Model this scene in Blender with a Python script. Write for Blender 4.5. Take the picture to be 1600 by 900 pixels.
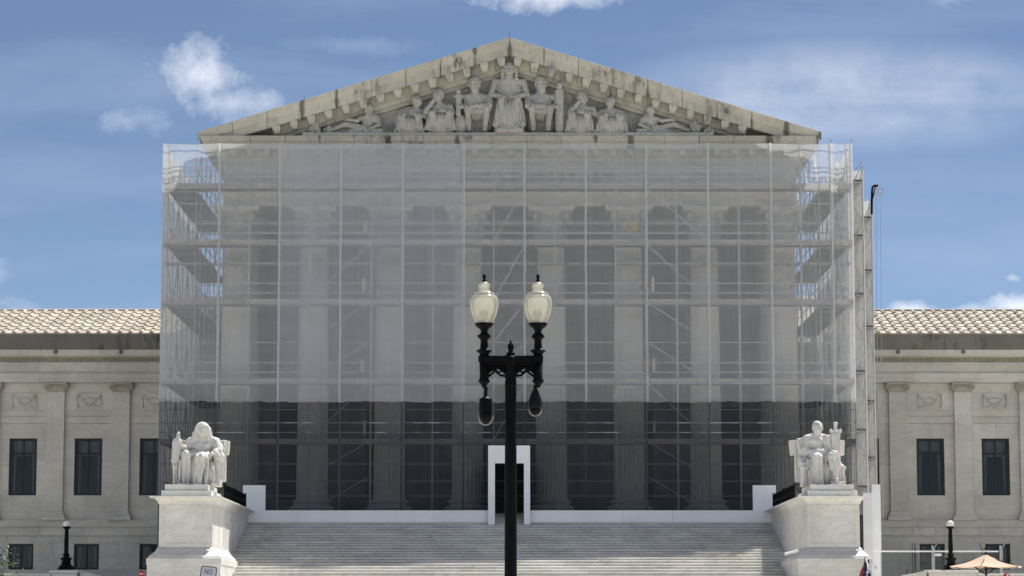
import bpy, math, random
import numpy as np
from mathutils import Vector, Matrix, Euler
random.seed(7)
R = math.radians
# ------------------------------------------------------------------ scene, camera, sky, sun, exposure
sc = bpy.context.scene
for o in list(bpy.data.objects): bpy.data.objects.remove(o)
COL = sc.collection
FPX = 4240.0; TILT = R(7.0); YAW = 4.0/FPX
CAM = Vector((0, -135, 1.7))
cd = bpy.data.cameras.new('camera'); cam = bpy.data.objects.new('camera', cd); COL.objects.link(cam)
cam.location = CAM; cam.rotation_euler = (math.pi/2+TILT, 0, -YAW)
cd.sensor_width = 36; cd.lens = FPX*36/1600; cd.clip_start = 0.5; cd.clip_end = 8000
sc.camera = cam
Fv = Vector((math.sin(YAW)*math.cos(TILT), math.cos(YAW)*math.cos(TILT), math.sin(TILT)))
Rv = Vector((math.cos(YAW), -math.sin(YAW), 0)); Uv = Rv.cross(Fv)
def ray(px, py): return Fv + Rv*((px-800)/FPX) + Uv*((450-py)/FPX)
def P(px, py, Y):                       # the point on the plane y = Y seen at this pixel
    d = ray(px, py); return CAM + d*((Y-CAM.y)/d.y)
def Z(py, Y): return P(796, py, Y).z
def X(px, Y, py=450): return P(px, py, Y).x

SUN = Vector((0.34, 0.455, 1.0)).normalized()      # towards the sun: behind the building, right, high
sd = bpy.data.lights.new('sun', 'SUN'); so = bpy.data.objects.new('sun', sd); COL.objects.link(so)
sd.energy = 4.3; sd.angle = R(0.5); sd.color = (1.0, 0.95, 0.87)
so.rotation_euler = SUN.to_track_quat('Z', 'Y').to_euler(); so.location = (20, 40, 90)
w = bpy.data.worlds.new('World'); sc.world = w; w.use_nodes = True
wt = w.node_tree; wt.nodes.clear()
def wn(t, **k):
    n = wt.nodes.new(t)
    for a, b in k.items(): setattr(n, a, b)
    return n
def mth(tree, op, a, b=None, c=None, clamp=False):
    n = tree.nodes.new('ShaderNodeMath'); n.operation = op; n.use_clamp = clamp
    for i, v in enumerate((a, b, c)):
        if v is None: continue
        if isinstance(v, (int, float)): n.inputs[i].default_value = v
        else: tree.links.new(v, n.inputs[i])
    return n.outputs[0]
sky = wn('ShaderNodeTexSky', sky_type='NISHITA', sun_disc=False)
sky.sun_elevation = math.asin(SUN.z); sky.sun_rotation = math.atan2(SUN.x, SUN.y)
sky.altitude = 5000; sky.air_density = 1.0; sky.dust_density = 8.0; sky.ozone_density = 1.0
bg = wn('ShaderNodeBackground'); bg.inputs[1].default_value = 0.056
wt.links.new(sky.outputs[0], bg.inputs[0])
tc = wn('ShaderNodeTexCoord'); sx = wn('ShaderNodeSeparateXYZ'); wt.links.new(tc.outputs['Generated'], sx.inputs[0])
yy = mth(wt, 'MAXIMUM', sx.outputs[1], 0.02)
uu = mth(wt, 'DIVIDE', sx.outputs[0], yy); vv = mth(wt, 'DIVIDE', sx.outputs[2], yy)
n1 = wn('ShaderNodeTexNoise'); n1.inputs['Scale'].default_value = 42; n1.inputs['Detail'].default_value = 10; n1.inputs['Roughness'].default_value = 0.66
wt.links.new(tc.outputs['Generated'], n1.inputs['Vector'])
fn = mth(wt, 'SUBTRACT', n1.outputs[0], 0.5); FILL_CLOUD_AT = (12.07, 8.43, 2.08)
front = mth(wt, 'GREATER_THAN', sx.outputs[1], 0.2)
acc = None
# cumulus clouds in view: (pixel centre, half sizes in pixels, density)
for cx, cy, a, b, den in ((318, 116, 88, 52, 0.95), (365, 162, 85, 38, 0.75), (200, 188, 85, 30, 0.45), (832, -8, 130, 34, 1.1), (1424, 486, 44, 17, 1.3),
                          (1590, 478, 46, 26, 1.3), (1510, 490, 46, 16, 0.9), (238, 498, 60, 14, 1.0), (1584, 434, 16, 9, 0.7), (560, 70, 120, 18, 0.16)):
    d = ray(cx, cy); u0 = d.x/d.y; v0 = d.z/d.y
    du = mth(wt, 'MULTIPLY', mth(wt, 'SUBTRACT', uu, u0), FPX/a)
    dv = mth(wt, 'MULTIPLY', mth(wt, 'SUBTRACT', vv, v0), FPX/b)
    r2 = mth(wt, 'SQRT', mth(wt, 'ADD', mth(wt, 'MULTIPLY', du, du), mth(wt, 'MULTIPLY', dv, dv)))
    m = mth(wt, 'SUBTRACT', mth(wt, 'SUBTRACT', 1.0, r2), mth(wt, 'MULTIPLY', fn, -3.4))
    m = mth(wt, 'MULTIPLY', mth(wt, 'SMOOTHSTEP', m, 0.0, 1.0) if False else mth(wt, 'MULTIPLY', m, 0.60, clamp=True), den, clamp=True)
    acc = m if acc is None else mth(wt, 'MAXIMUM', acc, m)
acc = mth(wt, 'MULTIPLY', acc, front)
# thin high veils everywhere, stretched sideways
mp = wn('ShaderNodeMapping'); mp.inputs['Scale'].default_value = (3.2, 3.2, 17); wt.links.new(tc.outputs['Generated'], mp.inputs[0])
n2 = wn('ShaderNodeTexNoise'); n2.inputs['Scale'].default_value = 2.3; n2.inputs['Detail'].default_value = 7; n2.inputs['Roughness'].default_value = 0.55; n2.inputs['Distortion'].default_value = 0.4
wt.links.new(mp.outputs[0], n2.inputs['Vector'])
veil = mth(wt, 'MULTIPLY', mth(wt, 'MULTIPLY', mth(wt, 'SUBTRACT', n2.outputs[0], 0.44), 2.2, clamp=True), 0.15)
d = ray(1330, 150); u0 = d.x/d.y; v0 = d.z/d.y           # the broad cirrus patch on the right
du = mth(wt, 'MULTIPLY', mth(wt, 'SUBTRACT', uu, u0), FPX/470); dv = mth(wt, 'MULTIPLY', mth(wt, 'SUBTRACT', vv, v0), FPX/120)
cir = mth(wt, 'SUBTRACT', 1.0, mth(wt, 'ADD', mth(wt, 'MULTIPLY', du, du), mth(wt, 'MULTIPLY', dv, dv)), clamp=True)
cir = mth(wt, 'MULTIPLY', mth(wt, 'MULTIPLY', cir, cir), front)
cir = mth(wt, 'MULTIPLY', cir, mth(wt, 'MULTIPLY', mth(wt, 'SUBTRACT', mth(wt, 'ADD', n2.outputs[0], mth(wt, 'MULTIPLY', fn, 0.5)), 0.22), 1.25, clamp=True))
# unseen cumulus added over the rest of the sky to brighten the shade
mp3 = wn('ShaderNodeMapping'); mp3.inputs['Location'].default_value = FILL_CLOUD_AT; mp3.inputs['Scale'].default_value = (1, 1, 1.8); wt.links.new(tc.outputs['Generated'], mp3.inputs[0])
n3 = wn('ShaderNodeTexNoise'); n3.inputs['Scale'].default_value = 2.6; n3.inputs['Detail'].default_value = 9; n3.inputs['Roughness'].default_value = 0.56
wt.links.new(mp3.outputs[0], n3.inputs['Vector'])
fill_cum = mth(wt, 'MULTIPLY', mth(wt, 'SUBTRACT', n3.outputs[0], 0.515), 10.0, clamp=True)
cloud = mth(wt, 'MAXIMUM', mth(wt, 'MAXIMUM', acc, fill_cum), mth(wt, 'MAXIMUM', veil, cir), clamp=True)
bc = wn('ShaderNodeBackground'); bc.inputs[0].default_value = (0.86, 0.88, 0.93, 1); bc.inputs[1].default_value = 0.74
mx = wn('ShaderNodeMixShader'); wt.links.new(cloud, mx.inputs[0]); wt.links.new(bg.outputs[0], mx.inputs[1]); wt.links.new(bc.outputs[0], mx.inputs[2])
wo = wn('ShaderNodeOutputWorld'); wt.links.new(mx.outputs[0], wo.inputs[0])
vs = sc.view_settings; vs.view_transform = 'Standard'; vs.look = 'None'; vs.exposure = 0.80; vs.gamma = 1.0; vs.use_curve_mapping = False
sc.render.engine = 'CYCLES'; sc.cycles.transparent_max_bounces = 24; sc.cycles.max_bounces = 8; sc.cycles.diffuse_bounces = 4

# ------------------------------------------------------------------ materials
def newmat(name):
    m = bpy.data.materials.new(name); m.use_nodes = True; t = m.node_tree
    return m, t, t.nodes['Principled BSDF']
def rgb(t, c):
    n = t.nodes.new('ShaderNodeRGB'); n.outputs[0].default_value = (*c, 1); return n.outputs[0]
def mixc(t, f, a, b, mode='MIX'):
    n = t.nodes.new('ShaderNodeMix'); n.data_type = 'RGBA'; n.blend_type = mode
    if isinstance(f, (int, float)): n.inputs[0].default_value = f
    else: t.links.new(f, n.inputs[0])
    for i, v in ((6, a), (7, b)):
        if isinstance(v, tuple): n.inputs[i].default_value = (*v, 1)
        else: t.links.new(v, n.inputs[i])
    return n.outputs[2]
def pos(t, scale=(1, 1, 1), rot=(0, 0, 0)):
    g = t.nodes.new('ShaderNodeNewGeometry'); m = t.nodes.new('ShaderNodeMapping')
    m.inputs['Scale'].default_value = scale; m.inputs['Rotation'].default_value = rot
    t.links.new(g.outputs['Position'], m.inputs[0]); return m.outputs[0]
def noise(t, vec, s, det=5, rough=.55, dist=0):
    n = t.nodes.new('ShaderNodeTexNoise'); n.inputs['Scale'].default_value = s; n.inputs['Detail'].default_value = det
    n.inputs['Roughness'].default_value = rough; n.inputs['Distortion'].default_value = dist
    t.links.new(vec, n.inputs['Vector']); return n.outputs[0]
def ramp(t, f, lo, hi):
    n = t.nodes.new('ShaderNodeMapRange'); n.interpolation_type = 'SMOOTHSTEP'
    n.inputs[1].default_value = lo; n.inputs[2].default_value = hi; t.links.new(f, n.inputs[0]); return n.outputs[0]
def bump(t, h, dist, strength=.5):
    n = t.nodes.new('ShaderNodeBump'); n.inputs['Strength'].default_value = strength; n.inputs['Distance'].default_value = dist
    t.links.new(h, n.inputs['Height']); return n.outputs[0]
def marble(name, c, vein=.5, stain=0., tone=.12, dirt=(.05, .048, .045), rough=.6, patch=.35, seep=0., relief=0.):
    m, t, b = newmat(name)
    p = pos(t)
    info = t.nodes.new('ShaderNodeObjectInfo')
    base = mixc(t, ramp(t, noise(t, p, .55, 5), .3, .75), c, tuple(x*(1-patch*.55) for x in c))
    warm = mixc(t, ramp(t, noise(t, p, 1.7, 6), .5, .8), base, (c[0]*1.03, c[1]*.95, c[2]*.82))
    # thin wandering grey veins
    vn = noise(t, pos(t, (.7, .7, 2.0), (.3, .65, .2)), 1.15, 9, .62, .35)
    ab = mth(t, 'ABSOLUTE', mth(t, 'SUBTRACT', vn, .5))
    vf = mth(t, 'MULTIPLY', mth(t, 'SUBTRACT', 1.0, ramp(t, ab, 0, .05)), vein*.55)
    col = mixc(t, vf, warm, (c[0]*.55, c[1]*.57, c[2]*.6))
    tv = mth(t, 'ADD', mth(t, 'MULTIPLY', info.outputs['Random'], tone), 1-tone*.6)
    col = mixc(t, 1.0, col, col, 'MIX')
    hs = t.nodes.new('ShaderNodeHueSaturation'); t.links.new(tv, hs.inputs['Value']); t.links.new(col, hs.inputs['Color']); col = hs.outputs[0]
    if stain:
        st = noise(t, pos(t, (3.2, 3.2, .45)), 1.0, 7, .62)
        big = noise(t, p, .38, 3)
        sf = mth(t, 'MULTIPLY', ramp(t, mth(t, 'ADD', mth(t, 'MULTIPLY', st, .6), mth(t, 'MULTIPLY', big, .6)), .62, .84), stain, clamp=True)
        col = mixc(t, sf, col, dirt)
    if seep:                                                            # black seepage running down from the joints between stones
        tcn = t.nodes.new('ShaderNodeTexCoord'); sp = t.nodes.new('ShaderNodeSeparateXYZ'); t.links.new(tcn.outputs['Generated'], sp.inputs[0])
        ed = mth(t, 'MINIMUM', sp.outputs[0], mth(t, 'SUBTRACT', 1.0, sp.outputs[0]))
        nz = noise(t, pos(t, (2.5, 2.5, 1.1)), 1.3, 6, .6); bg2 = noise(t, pos(t, (.45, .45, .45)), 1.0, 2)
        lim = mth(t, 'MULTIPLY', ramp(t, bg2, .45, .68), mth(t, 'MULTIPLY', nz, .20))
        n_ = t.nodes.new('ShaderNodeMapRange'); n_.interpolation_type = 'SMOOTHSTEP'; t.links.new(mth(t, 'SUBTRACT', lim, ed), n_.inputs[0]); n_.inputs[1].default_value = -.03; n_.inputs[2].default_value = .06
        col = mixc(t, mth(t, 'MULTIPLY', n_.outputs[0], seep), col, dirt)
        fine = noise(t, pos(t, (9, 9, .8)), 1.0, 5, .6)
        col = mixc(t, mth(t, 'MULTIPLY', ramp(t, fine, .5, .75), .45), col, tuple(x*.45 for x in c))
    t.links.new(col, b.inputs['Base Color']); b.inputs['Roughness'].default_value = rough
    b.inputs['Specular IOR Level'].default_value = .25
    h = noise(t, p, 28, 4)
    if relief:                                                          # fine chiselled cloth relief, running mostly downwards
        cf = noise(t, pos(t, (9, 9, 2.2), (0, .18, 0)), 1.0, 4, .5, .8); cr = mth(t, 'ABSOLUTE', mth(t, 'SUBTRACT', cf, .5))
        h = mth(t, 'ADD', mth(t, 'MULTIPLY', h, .12), mth(t, 'MULTIPLY', ramp(t, cr, 0, .16), relief))
    t.links.new(bump(t, h, .012 if not relief else .075, .35 if not relief else .8), b.inputs['Normal'])
    return m
def plain(name, c, rough=.6, metal=0, var=.15, s=3., bmp=0, spec=.4):
    m, t, b = newmat(name)
    p = pos(t); n = noise(t, p, s, 5)
    col = mixc(t, ramp(t, n, .3, .7), tuple(x*(1-var) for x in c), tuple(min(1, x*(1+var)) for x in c))
    t.links.new(col, b.inputs['Base Color']); b.inputs['Roughness'].default_value = rough; b.inputs['Metallic'].default_value = metal
    b.inputs['Specular IOR Level'].default_value = spec
    if bmp: t.links.new(bump(t, noise(t, p, s*8, 4), bmp), b.inputs['Normal'])
    return m
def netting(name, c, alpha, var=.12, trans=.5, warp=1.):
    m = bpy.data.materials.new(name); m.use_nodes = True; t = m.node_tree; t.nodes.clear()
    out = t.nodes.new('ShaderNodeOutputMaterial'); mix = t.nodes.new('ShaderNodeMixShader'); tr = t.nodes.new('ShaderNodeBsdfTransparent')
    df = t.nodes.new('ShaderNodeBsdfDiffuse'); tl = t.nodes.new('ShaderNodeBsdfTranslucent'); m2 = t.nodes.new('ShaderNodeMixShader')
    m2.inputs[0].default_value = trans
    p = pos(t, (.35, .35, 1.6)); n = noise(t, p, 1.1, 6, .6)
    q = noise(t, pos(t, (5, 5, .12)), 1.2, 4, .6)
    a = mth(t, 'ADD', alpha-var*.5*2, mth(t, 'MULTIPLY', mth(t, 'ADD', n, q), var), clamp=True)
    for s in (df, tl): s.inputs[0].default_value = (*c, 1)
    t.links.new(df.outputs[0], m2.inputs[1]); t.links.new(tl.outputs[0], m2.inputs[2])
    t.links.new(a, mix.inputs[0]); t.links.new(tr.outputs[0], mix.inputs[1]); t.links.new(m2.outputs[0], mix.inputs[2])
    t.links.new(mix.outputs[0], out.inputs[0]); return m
def glassmat(name):
    m, t, b = newmat(name); t.nodes.remove(b)
    out = t.nodes['Material Output']; mix = t.nodes.new('ShaderNodeMixShader'); fr = t.nodes.new('ShaderNodeFresnel'); fr.inputs[0].default_value = 1.46
    tr = t.nodes.new('ShaderNodeBsdfTransparent'); tr.inputs[0].default_value = (.72, .74, .73, 1)
    g = t.nodes.new('ShaderNodeBsdfGlossy'); g.inputs['Roughness'].default_value = .03
    t.links.new(bump(t, noise(t, pos(t), 1.4, 3), .02, .35), g.inputs['Normal'])
    t.links.new(fr.outputs[0], mix.inputs[0]); t.links.new(tr.outputs[0], mix.inputs[1]); t.links.new(g.outputs[0], mix.inputs[2])
    t.links.new(mix.outputs[0], out.inputs[0]); return m
def globemat():
    m, t, b = newmat('opal_glass'); t.nodes.remove(b); out = t.nodes['Material Output']
    df = t.nodes.new('ShaderNodeBsdfDiffuse'); tl = t.nodes.new('ShaderNodeBsdfTranslucent'); gl = t.nodes.new('ShaderNodeBsdfGlossy'); tr = t.nodes.new('ShaderNodeBsdfTransparent')
    c = (.95, .92, .79, 1); df.inputs[0].default_value = c; tl.inputs[0].default_value = c; gl.inputs['Roughness'].default_value = .12
    a = t.nodes.new('ShaderNodeMixShader'); a.inputs[0].default_value = .62; t.links.new(df.outputs[0], a.inputs[1]); t.links.new(tl.outputs[0], a.inputs[2])
    a2 = t.nodes.new('ShaderNodeMixShader'); a2.inputs[0].default_value = .22; t.links.new(a.outputs[0], a2.inputs[1]); t.links.new(tr.outputs[0], a2.inputs[2])
    fr = t.nodes.new('ShaderNodeFresnel'); fr.inputs[0].default_value = 1.45
    mx = t.nodes.new('ShaderNodeMixShader'); t.links.new(fr.outputs[0], mx.inputs[0]); t.links.new(a2.outputs[0], mx.inputs[1]); t.links.new(gl.outputs[0], mx.inputs[2])
    t.links.new(mx.outputs[0], out.inputs[0]); return m
M = {
 'porch': plain('shade_darkened_porch_stone', (.17, .175, .18), .85, 0, .2, 1.2),  # marble darkened in colour to stand in for the porch's deep shade
 'marble': marble('portico_marble', (.70, .685, .64), .25, .15, .10),
 'rake': marble('weathered_cornice_marble', (.59, .57, .50), .4, .95, .14, (.035, .034, .032), .75, seep=.7),
 'wing': marble('wing_marble', (.63, .61, .56), .5, .14, .13),
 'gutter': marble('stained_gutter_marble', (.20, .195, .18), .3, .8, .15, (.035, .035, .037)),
 'statue': marble('statue_marble', (.77, .76, .725), .15, .12, .02, (.3, .27, .22), relief=.4),
 'pediment': marble('carved_marble', (.60, .585, .54), .12, .2, .05, (.16, .15, .13), relief=.6),
 'pedestal': marble('pedestal_marble', (.74, .73, .695), .6, .08, .06, (.3, .27, .2)),
 'step': marble('step_marble', (.70, .68, .635), .5, .3, .22, (.13, .125, .115), .7),
 'tile': marble('roof_tile_marble', (.455, .42, .365), .1, .35, .38, (.22, .15, .10), .7),
 'steel': plain('galvanised_tube', (.46, .47, .48), .5, .25, .12),
 'plank': plain('scaffold_planks', (.13, .125, .12), .8, 0, .25, 1.5),
 'toe': plain('toe_board', (.34, .31, .28), .8, 0, .2, 2),
 'white': plain('white_hoarding', (.88, .89, .92), .6, 0, .05, .7),
 'iron': plain('black_iron', (.004, .004, .0045), .5, 0, .2, 9, 0, .10),
 'frame': plain('black_window_frame', (.012, .013, .014), .45, 0, .1),
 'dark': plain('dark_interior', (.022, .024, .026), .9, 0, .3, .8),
 'curtain': plain('pale_curtain', (.42, .42, .40), .9, 0, .15, 4),
 'bronze': plain('bronze_door', (.05, .042, .03), .5, .6, .3, 2),
 'glass': glassmat('window_glass'), 'globe': globemat(),
 'net': netting('pale_netting', (.86, .885, .93), .41, .13), 'netd': netting('dense_netting', (.82, .86, .94), .57, .13),
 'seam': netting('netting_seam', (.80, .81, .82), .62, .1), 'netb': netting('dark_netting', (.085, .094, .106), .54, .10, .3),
 'netw': netting('white_netting', (.72, .72, .71), .80, .12, .55),
 'yellow': plain('yellow_plastic', (.62, .50, .05), .5), 'wood': plain('tag_board', (.52, .46, .30), .7),
 'canvas': plain('parasol_canvas', (.50, .37, .28), .85, 0, .05, 2),
 'sign': plain('sign_face', (.58, .60, .68), .45, 0, .06), 'black': plain('black_paint', (.01, .01, .01), .4),
 'red': plain('red_cloth', (.34, .02, .03), .8), 'navy': plain('navy_cloth', (.012, .016, .05), .8), 'wcloth': plain('white_cloth', (.7, .7, .72), .8),
 'leaf': plain('leaf', (.06, .10, .025), .5, 0, .45, 6), 'bark': plain('bark', (.10, .075, .055), .9, 0, .3, 6, .02),
 'asphalt': plain('asphalt', (.05, .05, .052), .9, 0, .2, .6, .01), 'grass': plain('grass_ground', (.16, .17, .10), .95, 0, .35, .4, .03),
 'plaza': marble('plaza_marble', (.60, .57, .50), .3, .1, .1), 'pave': plain('concrete', (.45, .43, .39), .9, 0, .15, 1.1, .01),
 'roof': plain('roof_sheet', (.32, .30, .27), .8), 'skin': plain('skin', (.42, .25, .18), .6, 0, .05), 'cloth': plain('dark_clothes', (.03, .035, .06), .85),
 'plasticw': plain('frosted_globe', (.78, .79, .80), .25, 0, .02),
 'dome': plain('camera_dome', (.006, .006, .007), .3, 0, 0, 1, 0, .12), 'cgrey': plain('camera_housing', (.008, .008, .011), .5, 0, .1, 3, 0, .15),
}

# ------------------------------------------------------------------ mesh helpers
class MB:
    def __init__(s): s.v = []; s.f = []
    def add(s, vs_, fs):
        n = len(s.v); s.v += [tuple(a) for a in vs_]; s.f += [tuple(n+i for i in f) for f in fs]; return s
    def box(s, x0, x1, y0, y1, z0, z1):
        return s.add([(x0,y0,z0),(x1,y0,z0),(x1,y1,z0),(x0,y1,z0),(x0,y0,z1),(x1,y0,z1),(x1,y1,z1),(x0,y1,z1)],
                     [(0,3,2,1),(4,5,6,7),(0,1,5,4),(1,2,6,5),(2,3,7,6),(3,0,4,7)])
    def lathe(s, prof, n=16, c=(0,0,0), caps=True, mod=None):          # prof: (r, z)
        n0 = len(s.v)
        for r, z in prof:
            for k in range(n):
                a = 2*math.pi*k/n; rr = r*(mod(k, z) if mod else 1)
                s.v.append((c[0]+rr*math.cos(a), c[1]+rr*math.sin(a), c[2]+z))
        for i in range(len(prof)-1):
            for k in range(n):
                k2 = (k+1) % n
                s.f.append((n0+i*n+k, n0+i*n+k2, n0+(i+1)*n+k2, n0+(i+1)*n+k))
        if caps:
            s.f.append(tuple(n0+k for k in range(n))[::-1]); s.f.append(tuple(n0+(len(prof)-1)*n+k for k in range(n)))
        return s
    def tube(s, pts, r, n=8, closed=False):
        pts = [Vector(p) for p in pts]; rr = r if isinstance(r, (list, tuple)) else [r]*len(pts); n0 = len(s.v); L = len(pts)
        for i, p in enumerate(pts):
            a = pts[(i-1) % L] if (closed or i > 0) else p; b = pts[(i+1) % L] if (closed or i < L-1) else p
            t = (b-a).normalized(); u = t.cross(Vector((0, 0, 1)))
            if u.length < .05: u = t.cross(Vector((0, 1, 0)))
            u.normalize(); v = t.cross(u)
            for k in range(n):
                a_ = 2*math.pi*k/n; s.v.append(tuple(p+u*math.cos(a_)*rr[i]+v*math.sin(a_)*rr[i]))
        for i in range(L if closed else L-1):
            for k in range(n):
                k2 = (k+1) % n; j = (i+1) % L; s.f.append((n0+i*n+k, n0+i*n+k2, n0+j*n+k2, n0+j*n+k))
        if not closed:
            s.f.append(tuple(n0+k for k in range(n))[::-1]); s.f.append(tuple(n0+(L-1)*n+k for k in range(n)))
        return s
    def sweep_rect(s, prof, x0, x1, y0, y1, closed=True, top=True):    # prof: (outward offset, z) round a rectangle; open = no back side
        n0 = len(s.v); k = 4
        for o, z in prof: s.v += [(x0-o, y1+(o if closed else 0), z), (x0-o, y0-o, z), (x1+o, y0-o, z), (x1+o, y1+(o if closed else 0), z)]
        for i in range(len(prof)-1):
            for j in range(4 if closed else 3):
                j2 = (j+1) % 4; s.f.append((n0+i*k+j, n0+i*k+j2, n0+(i+1)*k+j2, n0+(i+1)*k+j))
        s.f.append((n0, n0+3, n0+2, n0+1))
        if top: q = n0+(len(prof)-1)*k; s.f.append((q, q+1, q+2, q+3))
        return s
    def prism(s, poly, y0, y1, axis='y'):                              # poly in (x,z) pushed along y, or (y,z) along x
        n = len(poly); n0 = len(s.v)
        for t in (y0, y1):
            for a, b in poly: s.v.append((a, t, b) if axis == 'y' else (t, a, b))
        for i in range(n): j = (i+1) % n; s.f.append((n0+i, n0+j, n0+n+j, n0+n+i))
        s.f.append(tuple(n0+i for i in range(n))[::-1]); s.f.append(tuple(n0+n+i for i in range(n)))
        return s
    def mesh(s, name, mat, smooth=False):
        me = bpy.data.meshes.new(name); me.from_pydata(s.v, [], s.f); me.update(); me.materials.append(M[mat] if isinstance(mat, str) else mat)
        import bmesh
        b = bmesh.new(); b.from_mesh(me); bmesh.ops.recalc_face_normals(b, faces=b.faces[:]); b.to_mesh(me); b.free()
        if smooth: me.polygons.foreach_set('use_smooth', [True]*len(me.polygons))
        return me
    def obj(s, name, mat, parent=None, smooth=False, **k): return put(name, s.mesh(name, mat, smooth), parent, **k)
def put(name, me, parent=None, mw=None, label=None, cat=None, group=None, kind=None, loc=None):
    o = bpy.data.objects.new(name, me); COL.objects.link(o)
    if mw is not None: o.matrix_basis = mw
    if loc is not None: o.location = loc
    if parent is not None:
        o.parent = parent; pm = parent
        inv = Matrix.Identity(4); chain = []
        while pm is not None: chain.append(pm); pm = pm.parent
        wm = WM.get(parent.name, Matrix.Identity(4)); o.matrix_parent_inverse = wm.inverted()
    WM[o.name] = o.matrix_basis.copy()                                 # matrix_basis is given in world space for every object
    tag(o, label, cat, group, kind); return o
WM = {}
def tag(o, label=None, cat=None, group=None, kind=None):
    for k, v in (('label', label), ('category', cat), ('group', group), ('kind', kind)):
        if v: o[k] = v
    return o
def thing(name, loc, label, cat, group=None, kind=None): return put(name, None, None, loc=loc, label=label, cat=cat, group=group, kind=kind)
def bevel(o, wd=.015, seg=1):
    m = o.modifiers.new('bevel', 'BEVEL'); m.width = wd; m.segments = seg; m.limit_method = 'ANGLE'; return o
UT = {}
def utube(mat, n=6):                                                   # shared unit tube along z
    if (mat, n) not in UT:
        UT[(mat, n)] = MB().lathe([(1, 0), (1, 1)], n).mesh('tube', mat, False)
    return UT[(mat, n)]
def bar(name, a, b, r, mat, parent):
    a = Vector(a); b = Vector(b); d = b-a
    mw = Matrix.Translation(a) @ d.to_track_quat('Z', 'Y').to_matrix().to_4x4() @ Matrix.Diagonal((r, r, d.length, 1))
    return put(name, utube(mat), parent, mw)
UB = {}
def ubox(mat):
    if mat not in UB: UB[mat] = MB().box(0, 1, 0, 1, 0, 1).mesh('block', mat)
    return UB[mat]
def block(name, x0, x1, y0, y1, z0, z1, mat, parent, **k):
    if x1 < x0: x0, x1 = x1, x0
    return put(name, ubox(mat), parent, Matrix.Translation((x0, y0, z0)) @ Matrix.Diagonal((x1-x0, y1-y0, z1-z0, 1)), **k)

# ------------------------------------------------------------------ distance-field sculpting (figures)
def surface_nets(d, org, h):
    s = d < 0; nx, ny, nz = d.shape
    cs = np.zeros((nx-1, ny-1, nz-1), int); acc = np.zeros((nx-1, ny-1, nz-1, 3)); cnt = np.zeros((nx-1, ny-1, nz-1))
    cor = {}
    for i in (0, 1):
        for j in (0, 1):
            for k in (0, 1): cor[i, j, k] = d[i:nx-1+i, j:ny-1+j, k:nz-1+k]
    for ax in range(3):
        for p in (0, 1):
            for q in (0, 1):
                lo = [0, 0, 0]; oth = [x for x in range(3) if x != ax]; lo[oth[0]] = p; lo[oth[1]] = q; hi = list(lo); hi[ax] = 1
                A = cor[tuple(lo)]; B = cor[tuple(hi)]; mk = (A < 0) != (B < 0)
                t = np.where(mk, A/np.where(mk, A-B, 1), 0)
                for c in range(3):
                    acc[..., c] += np.where(mk, (t if c == ax else lo[c]), 0)
                cnt += mk
    act = cnt > 0; idx = -np.ones(act.shape, int); idx[act] = np.arange(act.sum())
    ijk = np.argwhere(act); v = (ijk + acc[act]/cnt[act][:, None])*h + np.array(org)
    quads = []
    for ax in range(3):
        sl = [slice(1, -1)]*3; sl[ax] = slice(0, -1); sh = list(sl); sh[ax] = slice(1, None)
        A = s[tuple(sl)]; B = s[tuple(sh)]; ed = np.argwhere(A != B)
        if not len(ed): continue
        off = np.array([1, 1, 1]); off[ax] = 0; ed = ed+off; o1, o2 = [(1, 2), (2, 0), (0, 1)][ax]
        e1 = np.zeros(3, int); e1[o1] = 1; e2 = np.zeros(3, int); e2[o2] = 1
        def at(e): return idx[e[:, 0], e[:, 1], e[:, 2]]
        quads.append(np.stack([at(ed-e1-e2), at(ed-e2), at(ed), at(ed-e1)], 1))
    return v, np.concatenate(quads)
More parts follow.
